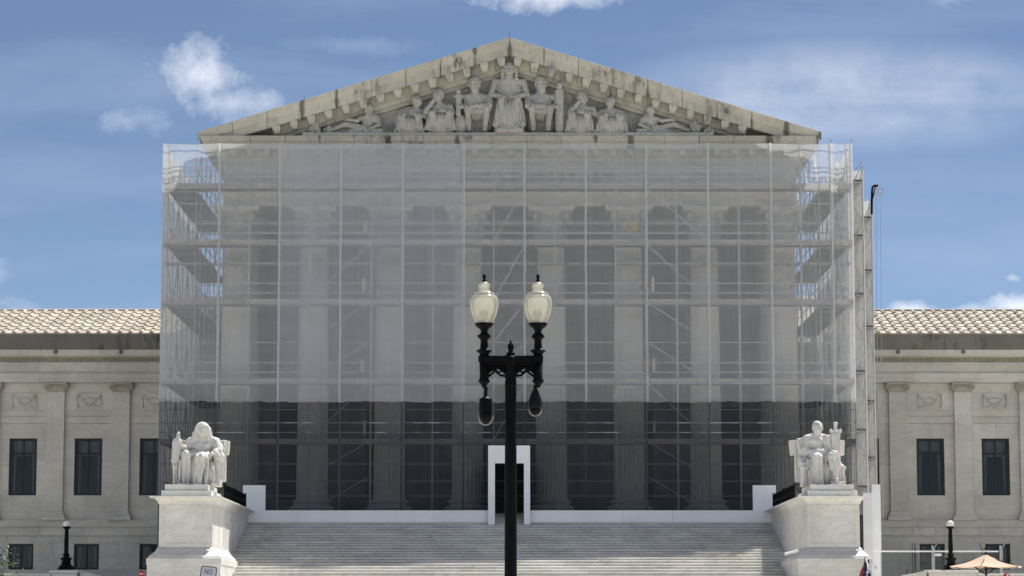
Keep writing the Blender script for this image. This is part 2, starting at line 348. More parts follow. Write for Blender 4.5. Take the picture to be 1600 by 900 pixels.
class SDF:
    def __init__(s, lo, hi, h):
        s.h = h; s.lo = np.array(lo, float); n = np.ceil((np.array(hi)-s.lo)/h).astype(int)+1
        s.ax = [s.lo[i]+h*np.arange(n[i]) for i in range(3)]; s.d = np.full(tuple(n), 1.0)
    def _sub(s, a, b):
        i = [(max(0, int((a[k]-s.lo[k])/s.h)), min(len(s.ax[k]), int((b[k]-s.lo[k])/s.h)+2)) for k in range(3)]
        if any(q-p < 2 for p, q in i): return None, None
        g = np.meshgrid(*[s.ax[k][i[k][0]:i[k][1]] for k in range(3)], indexing='ij')
        return tuple(slice(*x) for x in i), np.stack(g, -1)
    def _mix(s, sl, e, k):
        o = s.d[sl]; h = np.clip(.5+.5*(o-e)/k, 0, 1); s.d[sl] = o*(1-h)+e*h-k*h*(1-h)
    def cap(s, a, b, ra, rb=None, k=.05, fold=None):
        rb = ra if rb is None else rb; a = np.array(a, float); b = np.array(b, float); m = max(ra, rb)+.16
        sl, p = s._sub(np.minimum(a, b)-m, np.maximum(a, b)+m)
        if sl is None: return s
        ab = b-a; t = np.clip(((p-a)@ab)/max(1e-9, ab@ab), 0, 1); e = np.linalg.norm(p-a-t[..., None]*ab, axis=-1)-(ra+(rb-ra)*t)
        if fold: e = e+s._fold(p, fold)
        s._mix(sl, e, k); return s
    def _fold(s, p, f):                                                # (amplitude, wave number, direction)
        amp, fr, dr = f; dr = np.array(dr, float); q = p@dr
        ph = .9*np.sin(p[..., 2]*3.1+p[..., 0]*2.3)+.6*np.sin(p[..., 1]*4.7+p[..., 2]*1.7)
        return amp*(np.abs(np.sin(fr*q*.5+ph))*2-1)
    def ell(s, c, r, k=.05, rot=(0, 0, 0), fold=None):
        c = np.array(c, float); r = np.array(r, float); m = r.max()+.16; sl, p = s._sub(c-m, c+m)
        if sl is None: return s
        q = (p-c)@np.array(Euler(rot).to_matrix()); l = np.linalg.norm(q/r, axis=-1); e = (l-1)*r.min() if False else l*(l-1)/np.maximum(1e-6, np.linalg.norm(q/(r*r), axis=-1))
        if fold: e = e+s._fold(p, fold)
        s._mix(sl, e, k); return s
    def box(s, c, r, rd=.02, k=.02, rot=(0, 0, 0)):
        c = np.array(c, float); r = np.array(r, float); m = np.linalg.norm(r)+.12; sl, p = s._sub(c-m, c+m)
        if sl is None: return s
        q = np.abs((p-c)@np.array(Euler(rot).to_matrix()))-(r-rd); e = np.linalg.norm(np.maximum(q, 0), axis=-1)+np.minimum(q.max(-1), 0)-rd
        s._mix(sl, e, k); return s
    def cut(s, c, r, k=.02):                                           # carve an ellipsoid away
        c = np.array(c, float); r = np.array(r, float); m = r.max()+.1; sl, p = s._sub(c-m, c+m)
        if sl is None: return s
        q = (p-c); l = np.linalg.norm(q/r, axis=-1); e = -l*(l-1)/np.maximum(1e-6, np.linalg.norm(q/(r*r), axis=-1)); s.d[sl] = np.maximum(s.d[sl], e); return s
    def drape(s, lo, hi, amp, fr, dr=(1, .35, 0), soft=.14, seed=0):   # press wandering cloth folds into a region of the surface
        a = np.array(lo, float)-soft; b = np.array(hi, float)+soft; sl, p = s._sub(a, b)
        if sl is None: return s
        m = 1.0
        for k in range(3):
            t = np.clip(np.minimum((p[..., k]-a[k]), (b[k]-p[..., k]))/soft, 0, 1); m = m*t*t*(3-2*t)
        q = p@np.array(dr, float); ph = .8*np.sin(p[..., 2]*2.6+seed)+.7*np.sin(p[..., 0]*3.3+p[..., 2]*1.4+seed*2)+.4*np.sin(p[..., 1]*5.1+p[..., 2]*4.2)
        f = np.abs(np.sin(fr*q*.5+ph))**.8; f2 = np.abs(np.sin(fr*1.9*q*.5+ph*1.7+1.3))
        s.d[sl] = s.d[sl]+m*amp*(1.0-f*1.35-.45*f2+.35); return s
    def mesh(s, name, mat):
        for k in range(3):                                             # keep it closed at the grid's edge
            ix = [slice(None)]*3; ix[k] = 0; s.d[tuple(ix)] = np.maximum(s.d[tuple(ix)], .01); ix[k] = -1; s.d[tuple(ix)] = np.maximum(s.d[tuple(ix)], .01)
        v, q = surface_nets(s.d, s.lo, s.h); me = bpy.data.meshes.new(name); me.from_pydata(v.tolist(), [], q.tolist()); me.update()
        import bmesh
        b = bmesh.new(); b.from_mesh(me); bmesh.ops.recalc_face_normals(b, faces=b.faces[:]); b.to_mesh(me); b.free()
        me.polygons.foreach_set('use_smooth', [True]*len(me.polygons)); me.materials.append(M[mat]); return me
def head(S, c, r, beard=False, hair=True, turn=0., hood=False, tilt=0.):
    c = np.array(c, float); rot = Matrix.Rotation(turn, 3, 'Z') @ Matrix.Rotation(tilt, 3, 'X')
    def w_(x, y, z): return c+r*np.array(rot @ Vector((x, y, z)))
    S.ell(c, (r*.74, r*.86, r*1.0), .02, (tilt, 0, turn))
    S.ell(w_(0, -.28, -.42), (r*.54, r*.55, r*.58), .05)               # jaw
    S.cap(w_(0, -.86, .08), w_(0, -1.0, -.28), r*.10, r*.15, r*.12)     # nose
    S.cap(w_(-.42, -.72, .2), w_(.42, -.72, .2), r*.13, None, r*.15)    # brow
    for x in (-1, 1):
        S.cut(w_(x*.3, -.88, .02), (r*.17, r*.14, r*.1))
        S.ell(w_(x*.74, .05, -.08), (r*.12, r*.2, r*.27), .01)          # ears
        S.ell(w_(x*.36, -.6, -.28), (r*.24, r*.22, r*.2), .05)          # cheeks
    S.cap(w_(-.2, -.8, -.55), w_(.2, -.8, -.55), r*.085, None, r*.05)   # lips
    S.cut(w_(0, -.95, -.5), (r*.24, r*.12, r*.035))
    if beard:
        S.ell(w_(0, -.5, -.85), (r*.52, r*.45, r*.55), .05, fold=(r*.05, 16/r*.6, (1, .2, 0)))
    if hair: S.ell(w_(0, .16, .22), (r*.86, r*.92, r*.92), .02, fold=(r*.05, 9/r*.5, (.8, .3, .6)))
    if hood:
        S.ell(w_(0, .24, .16), (r*1.16, r*1.06, r*1.2), .04)
        for x in (-1, 1): S.cap(w_(x*.86, -.22, .55), w_(x*1.12, -.02, -1.25), r*.22, r*.36, .05, fold=(r*.05, 20, (1, .6, 0)))
        S.cap(w_(-.8, -.3, .62), w_(0, -.55, 1.0), r*.2, None, .05); S.cap(w_(.8, -.3, .62), w_(0, -.55, 1.0), r*.2, None, .05)
    return S
def hand(S, wrist, tip, r, side):
    a = np.array(wrist, float); b = np.array(tip, float); d = b-a; L = np.linalg.norm(d); d = d/L
    n = np.cross(d, (0, 0, 1.)); n = n/max(1e-6, np.linalg.norm(n))
    S.cap(a, a+d*L*.5, r*.8, r*.9, r*.5)
    for i, f in enumerate((-1.05, -.35, .35, 1.05)):
        p = a+d*L*.48+n*f*r*.62; ln = (.42, .52, .5, .36)[i]*L
        S.cap(p, p+d*ln*.6, r*.3, r*.27, r*.1); S.cap(p+d*ln*.6, p+d*ln+np.array((0, 0, -r*.4)), r*.27, r*.22, r*.1)
    S.cap(a+d*L*.15+n*side*r*.8, a+d*L*.5+n*side*r*1.5, r*.32, r*.24, r*.15)

# ------------------------------------------------------------------ ground, plaza, road
FLOOR = 7.05
MB().box(-1500, 1500, -1500, 1500, -1, 0).obj('ground', 'grass', kind='structure')
MB().box(-400, 400, -126, -108, -.5, .02).obj('road', 'asphalt', kind='structure')
MB().box(-400, 400, -107.8, -90, -.5, .14).obj('pavement', 'pave', kind='structure')
MB().box(-400, 400, -146, -126.2, -.5, .14).obj('pavement', 'pave', kind='structure')
MB().box(-75, 75, -88, 1, -.5, 1.0).obj('plaza', 'plaza', kind='structure')
TERR = 3.55
MB().box(-62, -15.6, .9, 60, .2, TERR).box(15.6, 62, .9, 60, .2, TERR).obj('terrace', 'plaza', kind='structure')

# ------------------------------------------------------------------ front steps
RISE, RUN, SW = .142, .585, 12.83
HB = 6.47; HY = -2.0                                                    # a tread level and its riser at the hoarding's foot
steps = put('front_steps', MB().prism([(1.2, 6.8), (1.2, .4), (-24, .4), (-24, 1.05)], -12.80, 12.80, 'x').mesh('front_steps', 'step'), kind='structure')
def stone_mesh():
    return MB().prism([(.05, 0), (.05, .17), (.0, .24), (-.012, .3), (-.012, .70), (.042, 1.0), (1, 1.0), (1, 0)], 0, 1, 'x').mesh('step_stone', 'step')
sm = stone_mesh(); low = MB()
top_n = 4
for i in range(-top_n, 36):
    zt = HB-RISE*i; y0 = HY-RUN*(i)
    if zt < 1.0: break
    if i < 19 and i > -2:
        rr = random.Random(i); x = -12.825; n = 0
        while x < 12.82:
            wd = rr.choice((1.75, 1.75, 2.1, 2.3, 1.5)) if n else rr.uniform(.8, 1.75)
            x1 = min(12.825, x+wd)
            if 12.825-x1 < .7: x1 = 12.825
            jit = rr.uniform(-.006, .006)
            put('step_stone', sm, steps, Matrix.Translation((x+.004, y0+jit, zt-RISE)) @ Matrix.Diagonal((x1-x-.008, RUN+.08, RISE-.004, 1)))
            x = x1; n += 1
    else:
        low.box(-12.825, 12.825, y0, y0+RUN+.08, zt-RISE, zt-.004)
low.obj('lower_steps', 'step', steps, kind='stuff')

# ------------------------------------------------------------------ portico
YC = 2.62; RC = .80; YF = YC-.72; HW = 14.6
port = thing('temple_portico', (0, YC, FLOOR), 'wide marble temple front with eight columns and carved pediment behind netting', 'building')
MB().box(-15.9, 15.9, .7, 16, 1.2, FLOOR).obj('portico_floor', 'marble', port)
ZC = Z(322, YF)                                                         # underside of the architrave
cxs = [X(q, YC) for q in (370, 490.5, 610, 731, 861, 981.5, 1101, 1222)]
HC = ZC-FLOOR
capH = 1.86; baseH = .80
def flut(k, z): return 1.0 if k % 4 in (0,) else (.955 if k % 4 in (1, 3) else .935)
def shaft_mesh():
    prof = []
    for i in range(13):
        t = i/12; r = RC*(1-.16*t**1.6); prof.append((r, baseH+t*(HC-capH-baseH)))
    return MB().lathe(prof, 96, mod=flut).mesh('column', 'marble')
def base_mesh():
    m = MB().box(-1.13, 1.13, -1.13, 1.13, 0, .22)
    m.lathe([(1.05, .22), (1.12, .27), (1.14, .34), (1.10, .41), (.98, .44), (.95, .47), (.90, .53), (.95, .58), (1.0, .60), (1.03, .65), (1.0, .71), (.88, .73), (.84, .80)], 40)
    return m.mesh('base', 'marble')
def capital_mesh():
    z0 = HC-capH; m = MB(); rt = RC*.84
    m.lathe([(rt*1.05, z0-.05), (rt*1.12, z0), (rt*1.05, z0+.05), (rt, z0+.1), (rt*1.02, z0+.9), (rt*1.2, z0+1.4), (rt*1.42, z0+capH-.28)], 32)
    for row, (n, h, off, rb) in enumerate(((8, .62, 0, .03), (8, 1.12, math.pi/8, .02))):   # acanthus leaves, tips curling out
        for k in range(n):
            a = 2*math.pi*k/n+off; c, s_ = math.cos(a), math.sin(a); n0 = len(m.v)
            pts = [(rt+rb+.02, 0, .26), (rt+rb+.07, .5, .27), (rt+rb+.13, .8, .25), (rt+rb+.26, 1.0, .19), (rt+rb+.36, .97, .13), (rt+rb+.37, .84, .06)]
            for r_, t, wd in pts:
                zz = z0+.06+t*h
                for q in (-1, -.5, 0, .5, 1):
                    rr = r_-abs(q)*.08+(.045 if q == 0 else 0); x_ = rr; y_ = q*wd
                    m.v.append((c*x_-s_*y_, s_*x_+c*y_, zz-.06*abs(q)))
            for i in range(len(pts)-1):
                for q in range(4): m.f.append((n0+i*5+q, n0+i*5+q+1, n0+(i+1)*5+q+1, n0+(i+1)*5+q))
    zt = z0+capH-.26
    for k in range(4):                                                  # corner volutes
        a = math.pi/4+k*math.pi/2; pts = []
        for i in range(26):
            t = i/25; ang = 4.4*math.pi*t; r_ = .27*(1-.8*t); cx_ = rt*1.62-.02
            if i == 0: pts.append((rt*1.0, z0+.95))
            pts.append((cx_-r_*math.cos(ang+.2)*.9+.0, zt-.26+r_*math.sin(ang+.9)))
        m.tube([(p*math.cos(a), p*math.sin(a), z_) for p, z_ in pts], [.075]*10+[.06]*(len(pts)-10), 6)
        m.lathe([(.02, -.12), (.1, -.1), (.1, .1), (.02, .12)], 8, (rt*1.62*math.cos(a), rt*1.62*math.sin(a), zt-.26))
    for k in range(4):                                                  # inner scrolls and the flower on the abacus
        a = k*math.pi/2; c, s_ = math.cos(a), math.sin(a)
        for q in (-1, 1):
            pts = []
            for i in range(18):
                t = i/17; ang = 3.6*math.pi*t; r_ = .17*(1-.75*t); pts.append((rt*1.24, q*(.24+r_*math.cos(ang)), zt-.25+r_*math.sin(ang)))
            m.tube([(c*x-s_*y, s_*x+c*y, z_) for x, y, z_ in pts], .045, 5)
        m.lathe([(.02, -.16), (.13, -.1), (.15, 0), (.13, .1), (.02, .16)], 8, (c*rt*1.5, s_*rt*1.5, zt+.1))
    ring = []                                                           # abacus with hollowed sides
    for k in range(4):
        for t in np.linspace(-1, 1, 9)[:-1]:
            a = k*math.pi/2; dd = 1.22-.24*(1-t*t)*1.0; x, y = dd, t*1.20; ring.append((math.cos(a)*x-math.sin(a)*y, math.sin(a)*x+math.cos(a)*y))
    n = len(ring); n0 = len(m.v)
    for sc_, z_ in ((.93, zt-.02), (.97, zt+.1), (1.0, zt+.12), (1.0, zt+.26)): m.v += [(x*sc_, y*sc_, z_) for x, y in ring]
    for i in range(3):
        for k in range(n): m.f.append((n0+i*n+k, n0+i*n+(k+1) % n, n0+(i+1)*n+(k+1) % n, n0+(i+1)*n+k))
    m.f.append(tuple(n0+k for k in range(n))[::-1]); m.f.append(tuple(n0+3*n+k for k in range(n)))
    return m.mesh('capital', 'marble')
shm, bsm, cpm = shaft_mesh(), base_mesh(), capital_mesh()
for row, yc in ((0, YC), (1, YC+4.1)):
    for i, x in enumerate(cxs):
        if row and 0 < i < 7: continue                                  # the second row shows only at the ends
        c = put('column', shm, port, Matrix.Translation((x, yc, FLOOR)))
        put('base', bsm, c, Matrix.Translation((x, yc, FLOOR))); put('capital', cpm, c, Matrix.Translation((x, yc, FLOOR)))
# entablature
Zfr = Z(291, YF); Zbd = Z(252, YF); Zmo = Z(246, YF-.3); Zco = Z(233, YF-1.0); ZTOP = Z(212, YF-1.1)
m = MB(); m.sweep_rect([(0, ZC), (0, ZC+.36), (.04, ZC+.37), (.04, Zfr-.12), (.12, Zfr-.10), (.14, Zfr), (0, Zfr+.02), (0, Zbd)], -HW, HW, YF, 40, False)
bevel(m.obj('architrave', 'marble', port), .01)
m = MB(); m.sweep_rect([(.002, Zbd+.004), (.16, Zbd+.03), (.20, Zmo), (.34, Zmo+.03), (.34, Zco-.02), (.40, Zco)], -HW, HW, YF, 40, False); m.obj('bed_moulding', 'marble', port)
def ogee(n): return None
# inscription, letter by letter
def letters(me, mw, parent=None, name='carved_letter'):
    import bmesh
    b = bmesh.new(); b.from_mesh(me); b.verts.index_update(); left = set(b.verts); n = 0
    while left:
        st = [left.pop()]; isl = set(st)
        while st:
            for e in st.pop().link_edges:
                for v in e.verts:
                    if v in left: left.discard(v); isl.add(v); st.append(v)
        c = b.copy(); c.verts.ensure_lookup_table(); keep = {v.index for v in isl}
        bmesh.ops.delete(c, geom=[v for v in c.verts if v.index not in keep], context='VERTS')
        m2 = bpy.data.meshes.new(name); c.to_mesh(m2); c.free(); m2.materials.append(me.materials[0]); put(name, m2, parent or port, mw)
    b.free()
tcu = bpy.data.curves.new('inscription', 'FONT'); tcu.body = 'EQUAL JUSTICE UNDER LAW'; tcu.extrude = .03; tcu.align_x = 'CENTER'; tcu.size = .56; tcu.space_character = 1.35; tcu.space_word = 1.3
to = bpy.data.objects.new('tmp_text', tcu); COL.objects.link(to); bpy.context.view_layer.update()
dg = bpy.context.evaluated_depsgraph_get(); tme = bpy.data.meshes.new_from_object(to.evaluated_get(dg)); bpy.data.objects.remove(to)
tme.materials.clear(); M['letter'] = marble('letter_marble', (.24, .23, .205), .2, .2); tme.materials.append(M['letter'])
tw = max(v.co.x for v in tme.vertices)-min(v.co.x for v in tme.vertices); tx = (X(964, YF)-X(630, YF))/tw
letters(tme, Matrix.Translation((0, YF-.02, Z(281, YF))) @ Matrix.Rotation(math.pi/2, 4, 'X') @ Matrix.Diagonal((tx, 1, 1, 1)))
# horizontal cornice in stones, modillions beneath
cprof = [(.30, Zco+.004), (.98, Zco+.004), (.98, ZTOP-.30), (1.03, ZTOP-.28), (1.10, ZTOP-.05), (1.12, ZTOP-.04), (1.12, ZTOP), (.30, ZTOP)]
n_st = 17; xe = HW+1.12
for i in range(n_st):
    a = -HW-.30+(2*HW+.6)*i/n_st; b = -HW-.30+(2*HW+.6)*(i+1)/n_st
    mm = MB(); n0 = 0
    xa = [a+.005]*8; xb = [b-.005]*8
    if i == 0: xa = [-HW-o for o, z in cprof]
    if i == n_st-1: xb = [HW+o for o, z in cprof]
    mm.v = [(xa[k], YF-cprof[k][0], cprof[k][1]) for k in range(8)]+[(xb[k], YF-cprof[k][0], cprof[k][1]) for k in range(8)]
    mm.f = [(k, (k+1) % 8, 8+(k+1) % 8, 8+k) for k in range(8)]+[tuple(range(7, -1, -1)), tuple(range(8, 16))]
    mm.obj('cornice_stone', 'rake', port)
for s in (-1, 1):
    mm = MB(); pr = [(s*(HW+o), z) for o, z in cprof]; mm.prism(pr, YF-.3, 40); 
    mm.obj('side_cornice', 'rake', port)
def modillion():                                                        # hangs from z=0, front at y=-.5
    return MB().prism([(0, 0), (-.52, 0), (-.52, -.14), (-.46, -.30), (-.34, -.40), (-.1, -.42), (0, -.42)], -.2, .2, 'x')
mm = modillion()
for v in range(len(mm.v)):
    x, y, z = mm.v[v]; mm.v[v] = (x*(1.0 if z > -.2 else .72), y, z)
modm = mm.mesh('modillion', 'rake')
pitch = 27.4*.0321
for i in range(-17, 18):
    if abs(i*pitch) > HW+.2: continue
    put('modillion', modm, port, Matrix.Translation((i*pitch, YF-.36, Zco)) @ Matrix.Diagonal((.82, 1, .82, 1)))
# raking cornice
XE = abs(X(305, YF-1.12)); YR = YF-1.12
APX = Z(58, YR); EAV = Z(206, YR); SL = (APX-EAV)/XE
def zt_(x): return APX-SL*abs(x)
rprof = [(.34, -.86), (.88, -.86), (.88, -.50), (.97, -.46), (.99, -.36), (1.11, -.08), (1.13, 0), (.34, .0)]
nb = 9
for s in (-1, 1):
    for i in range(nb):
        a = XE*i/nb; b = XE*(i+1)/nb; jit = random.uniform(-.012, .012)
        mm = MB()
        for x in (a+(.005 if i else 0), b-.006):
            last = (i == nb-1 and x > a+.5)
            for o, h in rprof:
                xx = x-(0.0 if not last else (0.30 if h < -.4 else 0.0)); mm.v.append((s*xx, YF-o-jit, zt_(xx)+h))
        mm.f = [(k, (k+1) % 8, 8+(k+1) % 8, 8+k) for k in range(8)]+[tuple(range(7, -1, -1)), tuple(range(8, 16))]
        bevel(mm.obj('raking_cornice_stone', 'rake', port), .012)
    n = int(XE/pitch)
    for i in range(n-1):
        x = (i+.5)*pitch
        if zt_(x)-1.3 < ZTOP: continue
        mw = Matrix.Translation((s*x, YF-.36, zt_(x)-.872)) @ Matrix(((1, 0, 0, 0), (0, 1, 0, 0), (-s*SL, 0, 1, 0), (0, 0, 0, 1)))
        put('modillion', modm, port, mw)
    # bed moulding under the modillions
    mm = MB(); pr = [(-.75, -.862), (.36, -.862), (.36, -1.30), (.26, -1.34), (.22, -1.50), (.10, -1.56), (.08, -1.72), (-.75, -1.74)]
    xend = (APX-1.35-ZTOP)/SL
    for x in (0, xend):
        for o, h in pr: mm.v.append((s*x, YF-o, zt_(x)+h))
    mm.f = [(k, (k+1) % 8, 8+(k+1) % 8, 8+k) for k in range(8)]+[tuple(range(7, -1, -1)), tuple(range(8, 16))]
    mm.obj('raking_moulding', 'rake', port)
    # roof slope behind the gable
    mm = MB(); mm.prism([(0, APX-.01), (s*(XE-.05), zt_(XE-.05)-.01), (s*(XE-.05), zt_(XE-.05)-.4), (0, APX-.5)], YF-.33, 42); mm.obj('roof', 'roof', port)
TY = YF+.12
MB().prism([(-XE+.8, ZTOP-.3), (XE-.8, ZTOP-.3), (0, APX-.6)], TY, TY+.5).obj('tympanum', 'pediment', port)
LED = Z(209, YF-.6)
mm = MB().box(X(471, YF-.6), X(1116, YF-.6), YF-1.0, TY, ZTOP+.003, LED); bevel(mm.obj('figure_ledge', 'pediment', port), .02)
for q in (318, 472, 690, 905, 1118, 1272):
    x = X(q, YR); bar('lightning_rod', (x, YF-.9, zt_(x)-.02), (x, YF-.9, zt_(x)+.22), .006, 'iron', port)
bar('lightning_rod', (0, YF-.9, APX-.02), (0, YF-.9, APX+.30), .008, 'iron', port)
# inside of the porch: ceiling, back wall, wall pilasters, great door
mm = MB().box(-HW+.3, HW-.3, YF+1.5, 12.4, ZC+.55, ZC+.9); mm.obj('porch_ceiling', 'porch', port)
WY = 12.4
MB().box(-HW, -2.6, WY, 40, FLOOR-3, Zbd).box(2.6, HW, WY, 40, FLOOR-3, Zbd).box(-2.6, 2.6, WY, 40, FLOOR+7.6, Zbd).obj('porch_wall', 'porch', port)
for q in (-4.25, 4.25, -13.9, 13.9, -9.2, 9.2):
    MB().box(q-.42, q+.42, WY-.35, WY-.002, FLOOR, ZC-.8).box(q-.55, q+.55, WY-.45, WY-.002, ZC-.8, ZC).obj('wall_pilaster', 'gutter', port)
for s in (-1, 1):
    d = MB().box(s*.03, s*2.58, WY+.3, WY+.5, FLOOR+.01, FLOOR+7.58).obj('bronze_door', 'bronze', port)
    for k in range(4): block('door_panel', s*.35, s*2.25, WY+.24, WY+.298, FLOOR+.3+k*1.85, FLOOR+1.85+k*1.85, 'bronze', d)
for s in (-1, 1):                                                       # dark panels added on the porch's back wall to deepen its shade
    for q in (6.7, 11.6):
        wn_ = block('porch_shade_panel', s*q-1.1, s*q+1.1, WY-.06, WY-.004, FLOOR+1.2, FLOOR+6.2, 'frame', port)

# ------------------------------------------------------------------ pediment figures
def seated(name, px0, px1, ptop, hx, turn=0., beard=False, hair=True, knees=(.0, .0), lift=0., arms='lap', shorts=False, extra=None, label='', seed=0, hood=False):
    base = LED; y0 = YF-.42; w_ = (px1-px0)*.0322*1.12; cx = X((px0+px1)/2, YF, 170); H = Z(ptop, YF)-base; hxw = X(hx, YF, 150)-cx
    S = SDF((-w_/2-.35, -.75, -.02), (w_/2+.35, .62, H+.1), .027)
    hr = min(.39, H*.15); hz = H-hr*1.08; sh = hz-hr*1.55; hip = lift+ (H-lift)*.30; sw = min(w_*.44, H*.25)
    cx2 = hxw*.75
    F = (.022, 26, (1, .2, .15))
    S.ell((hxw*.6, .08, (sh+hip)/2+.02), (sw*.92, .33, (sh-hip)/2+.2), .08, fold=(.012, 22, (.7, 0, .7)))
    S.ell((cx2, .1, sh-.03), (sw*1.08, .25, .21), .1)
    S.cap((cx2, .08, sh), (hxw, .02, hz-.1), hr*.6, hr*.52, .08)
    head(S, (hxw, -.06, hz), hr, beard, hair, turn, hood)
    S.ell((0, .12, hip-.02), (w_*.40, .36, .3), .1, fold=F)
    kz = lift+(H-lift)*.40
    for s, dk in ((-1, knees[0]), (1, knees[1])):
        k = (s*w_*.25+dk, -.42, kz); S.cap((s*w_*.17, .1, hip+.03), k, .24, .2, .08, fold=(.014, 24, (.8, .5, .2)))
        f = (s*w_*.21+dk*.6, -.42, lift+.1); S.cap(k, (f[0], f[1]+.04, f[2]), .185, .12, .06, fold=None if shorts else F)
        S.ell((f[0], -.52, lift+.07), (.1, .19, .075), .03)
    if not shorts:
        for i in range(9):                                              # hanging folds between and beside the legs
            x = (-.46+.115*i)*w_; S.cap((x*.8, -.34, kz-.06), (x*1.02, -.40+.05*(i % 2), lift+.08), .055, .075, .03)
        S.ell((0, -.26, lift+.34), (w_*.46, .34, kz*.62-lift*.4), .1)
        for i in range(5): S.cap((cx2-sw*.9+.1*i, -.14, sh-.02-.05*i), (sw*.7, -.26, hip+.22-.03*i), .028, .035, .03)   # sash over the chest
    else:
        S.ell((0, -.25, kz-.12), (w_*.36, .25, .2), .06, fold=F)
    ar = min(.155, H*.07)
    if arms == 'lap':
        for s in (-1, 1):
            e = (cx2+s*sw*1.25, -.05, (sh+hip)/2-.02); S.cap((cx2+s*sw*.98, .08, sh-.04), e, ar*1.15, ar, .05); wr = (s*w_*.17, -.46, kz+.17); S.cap(e, wr, ar, ar*.68, .04)
            hand(S, wr, (s*w_*.08, -.6, kz+.12), .075, -s)
    elif arms == 'chin':
        e = (cx2-sw*1.1, -.25, (sh+hip)/2); S.cap((cx2-sw*.98, .06, sh-.04), e, ar*1.15, ar, .05); S.cap(e, (hxw-hr*.62, -.28, hz-hr*.75), ar, ar*.7, .04); hand(S, (hxw-hr*.62, -.28, hz-hr*.8), (hxw-hr*.3, -.32, hz-hr*.35), .07, 1)
        e = (cx2+sw*1.25, .0, (sh+hip)/2); S.cap((cx2+sw, .08, sh-.04), e, ar*1.2, ar, .05); S.cap(e, (w_*.05, -.42, kz+.16), ar, ar*.7, .04); hand(S, (w_*.05, -.42, kz+.16), (-w_*.08, -.5, kz+.1), .07, 1)
    elif arms in ('right', 'left'):
        q = 1 if arms == 'right' else -1
        e = (cx2-q*sw*1.0, -.35, (sh+hip)/2-.05); S.cap((cx2-q*sw*.98, .05, sh-.04), e, ar*1.2, ar*1.05, .05); wr = (q*w_*.46, -.38, (sh+hip)/2-.12); S.cap(e, wr, ar*1.05, ar*.7, .04); hand(S, wr, (q*(w_*.46+.3), -.4, (sh+hip)/2-.06), .08, 1)
        e = (cx2+q*sw*1.22, .05, (sh+hip)/2+.05); S.cap((cx2+q*sw, .08, sh-.04), e, ar*1.2, ar, .05); S.cap(e, (q*w_*.3, -.3, kz+.15), ar, ar*.7, .04); hand(S, (q*w_*.3, -.3, kz+.15), (q*w_*.3, -.5, kz+.1), .075, 1)
    S.ell((0, .32, H*.36), (w_*.56, .22, H*.40), .06); S.ell((cx2, .34, sh-.1), (sw*1.25, .18, .35), .08)
    S.drape((-w_*.7, .05, .1), (w_*.7, .5, sh), .035, 24, (1, .2, .1), .1, seed+3)
    if shorts: S.drape((-w_*.4, -.7, lift+.35), (w_*.4, .3, kz+.05), .03, 34, (1, .3, .2), .1, seed)
    else: S.drape((-w_*.6, -.8, lift+.05), (w_*.6, .3, kz+.1), .036, 30, (1, .35, 0), .1, seed)
    S.drape((-sw, -.5, hip+.12), (sw*1.1, .3, sh-.12), .02, 30, (.75, .2, .7), .1, seed+1)
    if extra: extra(S, w_, H, kz, hip, sh)
    me = S.mesh('pediment_figure', 'pediment')
    return put('pediment_figure', me, port, Matrix.Translation((cx, y0, base-.01)), label=label)
def ex_center(S, w_, H, kz, hip, sh):
    for s in (-1, 1):
        S.box((s*.82, .25, sh-.35), (.045, .12, .34), .01); S.box((s*.66, -.1, .52), (.09, .4, .07), .02); S.cap((s*.66, -.44, .05), (s*.66, -.44, .55), .09, None, .03)
        S.ell((s*.66, -.46, .55), (.1, .1, .1), .03); S.cap((s*.34, .0, H-.42), (s*.36, -.05, sh-.05), .09, .1, .04, fold=(.02, 40, (0, .3, 1)))
    S.box((0, -.3, .1), (.66, .42, .12), .015, .01); S.box((0, -.25, .26), (.5, .4, .06), .015, .01)
    S.ell((0, .1, H-.26), (.36, .33, .3), .03)                          # crown veil
def ex_torch(S, w_, H, kz, hip, sh):
    x = -w_*.5-.1; S.box((x, -.2, sh-.5), (.12, .12, .55), .03); S.ell((x, -.2, sh+.2), (.12, .12, .17), .03); S.box((x, -.2, sh-.05), (.24, .08, .05), .02)
    S.ell((x+.12, -.15, .48), (.36, .3, .52), .05)                       # round shield by the knee
def ex_drape(S, w_, H, kz, hip, sh):
    for i in range(6): S.cap((w_*.3+.05*i, .12, sh+.05), (w_*.42+.07*i, .1, .3), .06, .09, .03)
    for i in range(4): S.cap((-w_*.45-.03*i, .05, sh+.15-.1*i), (-w_*.5+.03*i, -.1, .15), .05, .07, .03)
figs = [
 dict(px0=620, px1=662, ptop=152, hx=652, turn=.9, label='seated carved man in a draped robe looking right', arms='lap', lift=.0, knees=(-.05, .05)),
 dict(px0=666, px1=712, ptop=141, hx=685, turn=-.3, label='seated carved figure resting chin on hand', arms='chin', lift=.1, knees=(0, .05)),
 dict(px0=722, px1=768, ptop=122, hx=742, turn=.15, beard=True, label='carved guard holding a small figure on a post', arms='left', lift=.1, shorts=True, extra=ex_torch, knees=(-.05, .12)),
 dict(px0=773, px1=819, ptop=98, hx=795.5, turn=.0, label='tall crowned central carved figure on a throne', arms='lap', lift=.32, extra=ex_center, hair=False),
 dict(px0=824, px1=867, ptop=122, hx=845, turn=.2, beard=True, label='carved guard gripping a tall bundle of rods', arms='right', lift=.1, shorts=True, knees=(-.12, .05)),
 dict(px0=884, px1=926, ptop=145, hx=910, turn=.6, label='carved draped figure with raised hand and billowing cloak', arms='chin', lift=.05, extra=ex_drape),
 dict(px0=931, px1=978, ptop=153, hx=953, turn=-.6, beard=False, label='seated carved man with hands on a tablet', arms='lap', lift=.0),
]
for i, f in enumerate(figs): seated('pediment_figure', seed=i*1.7, **f)
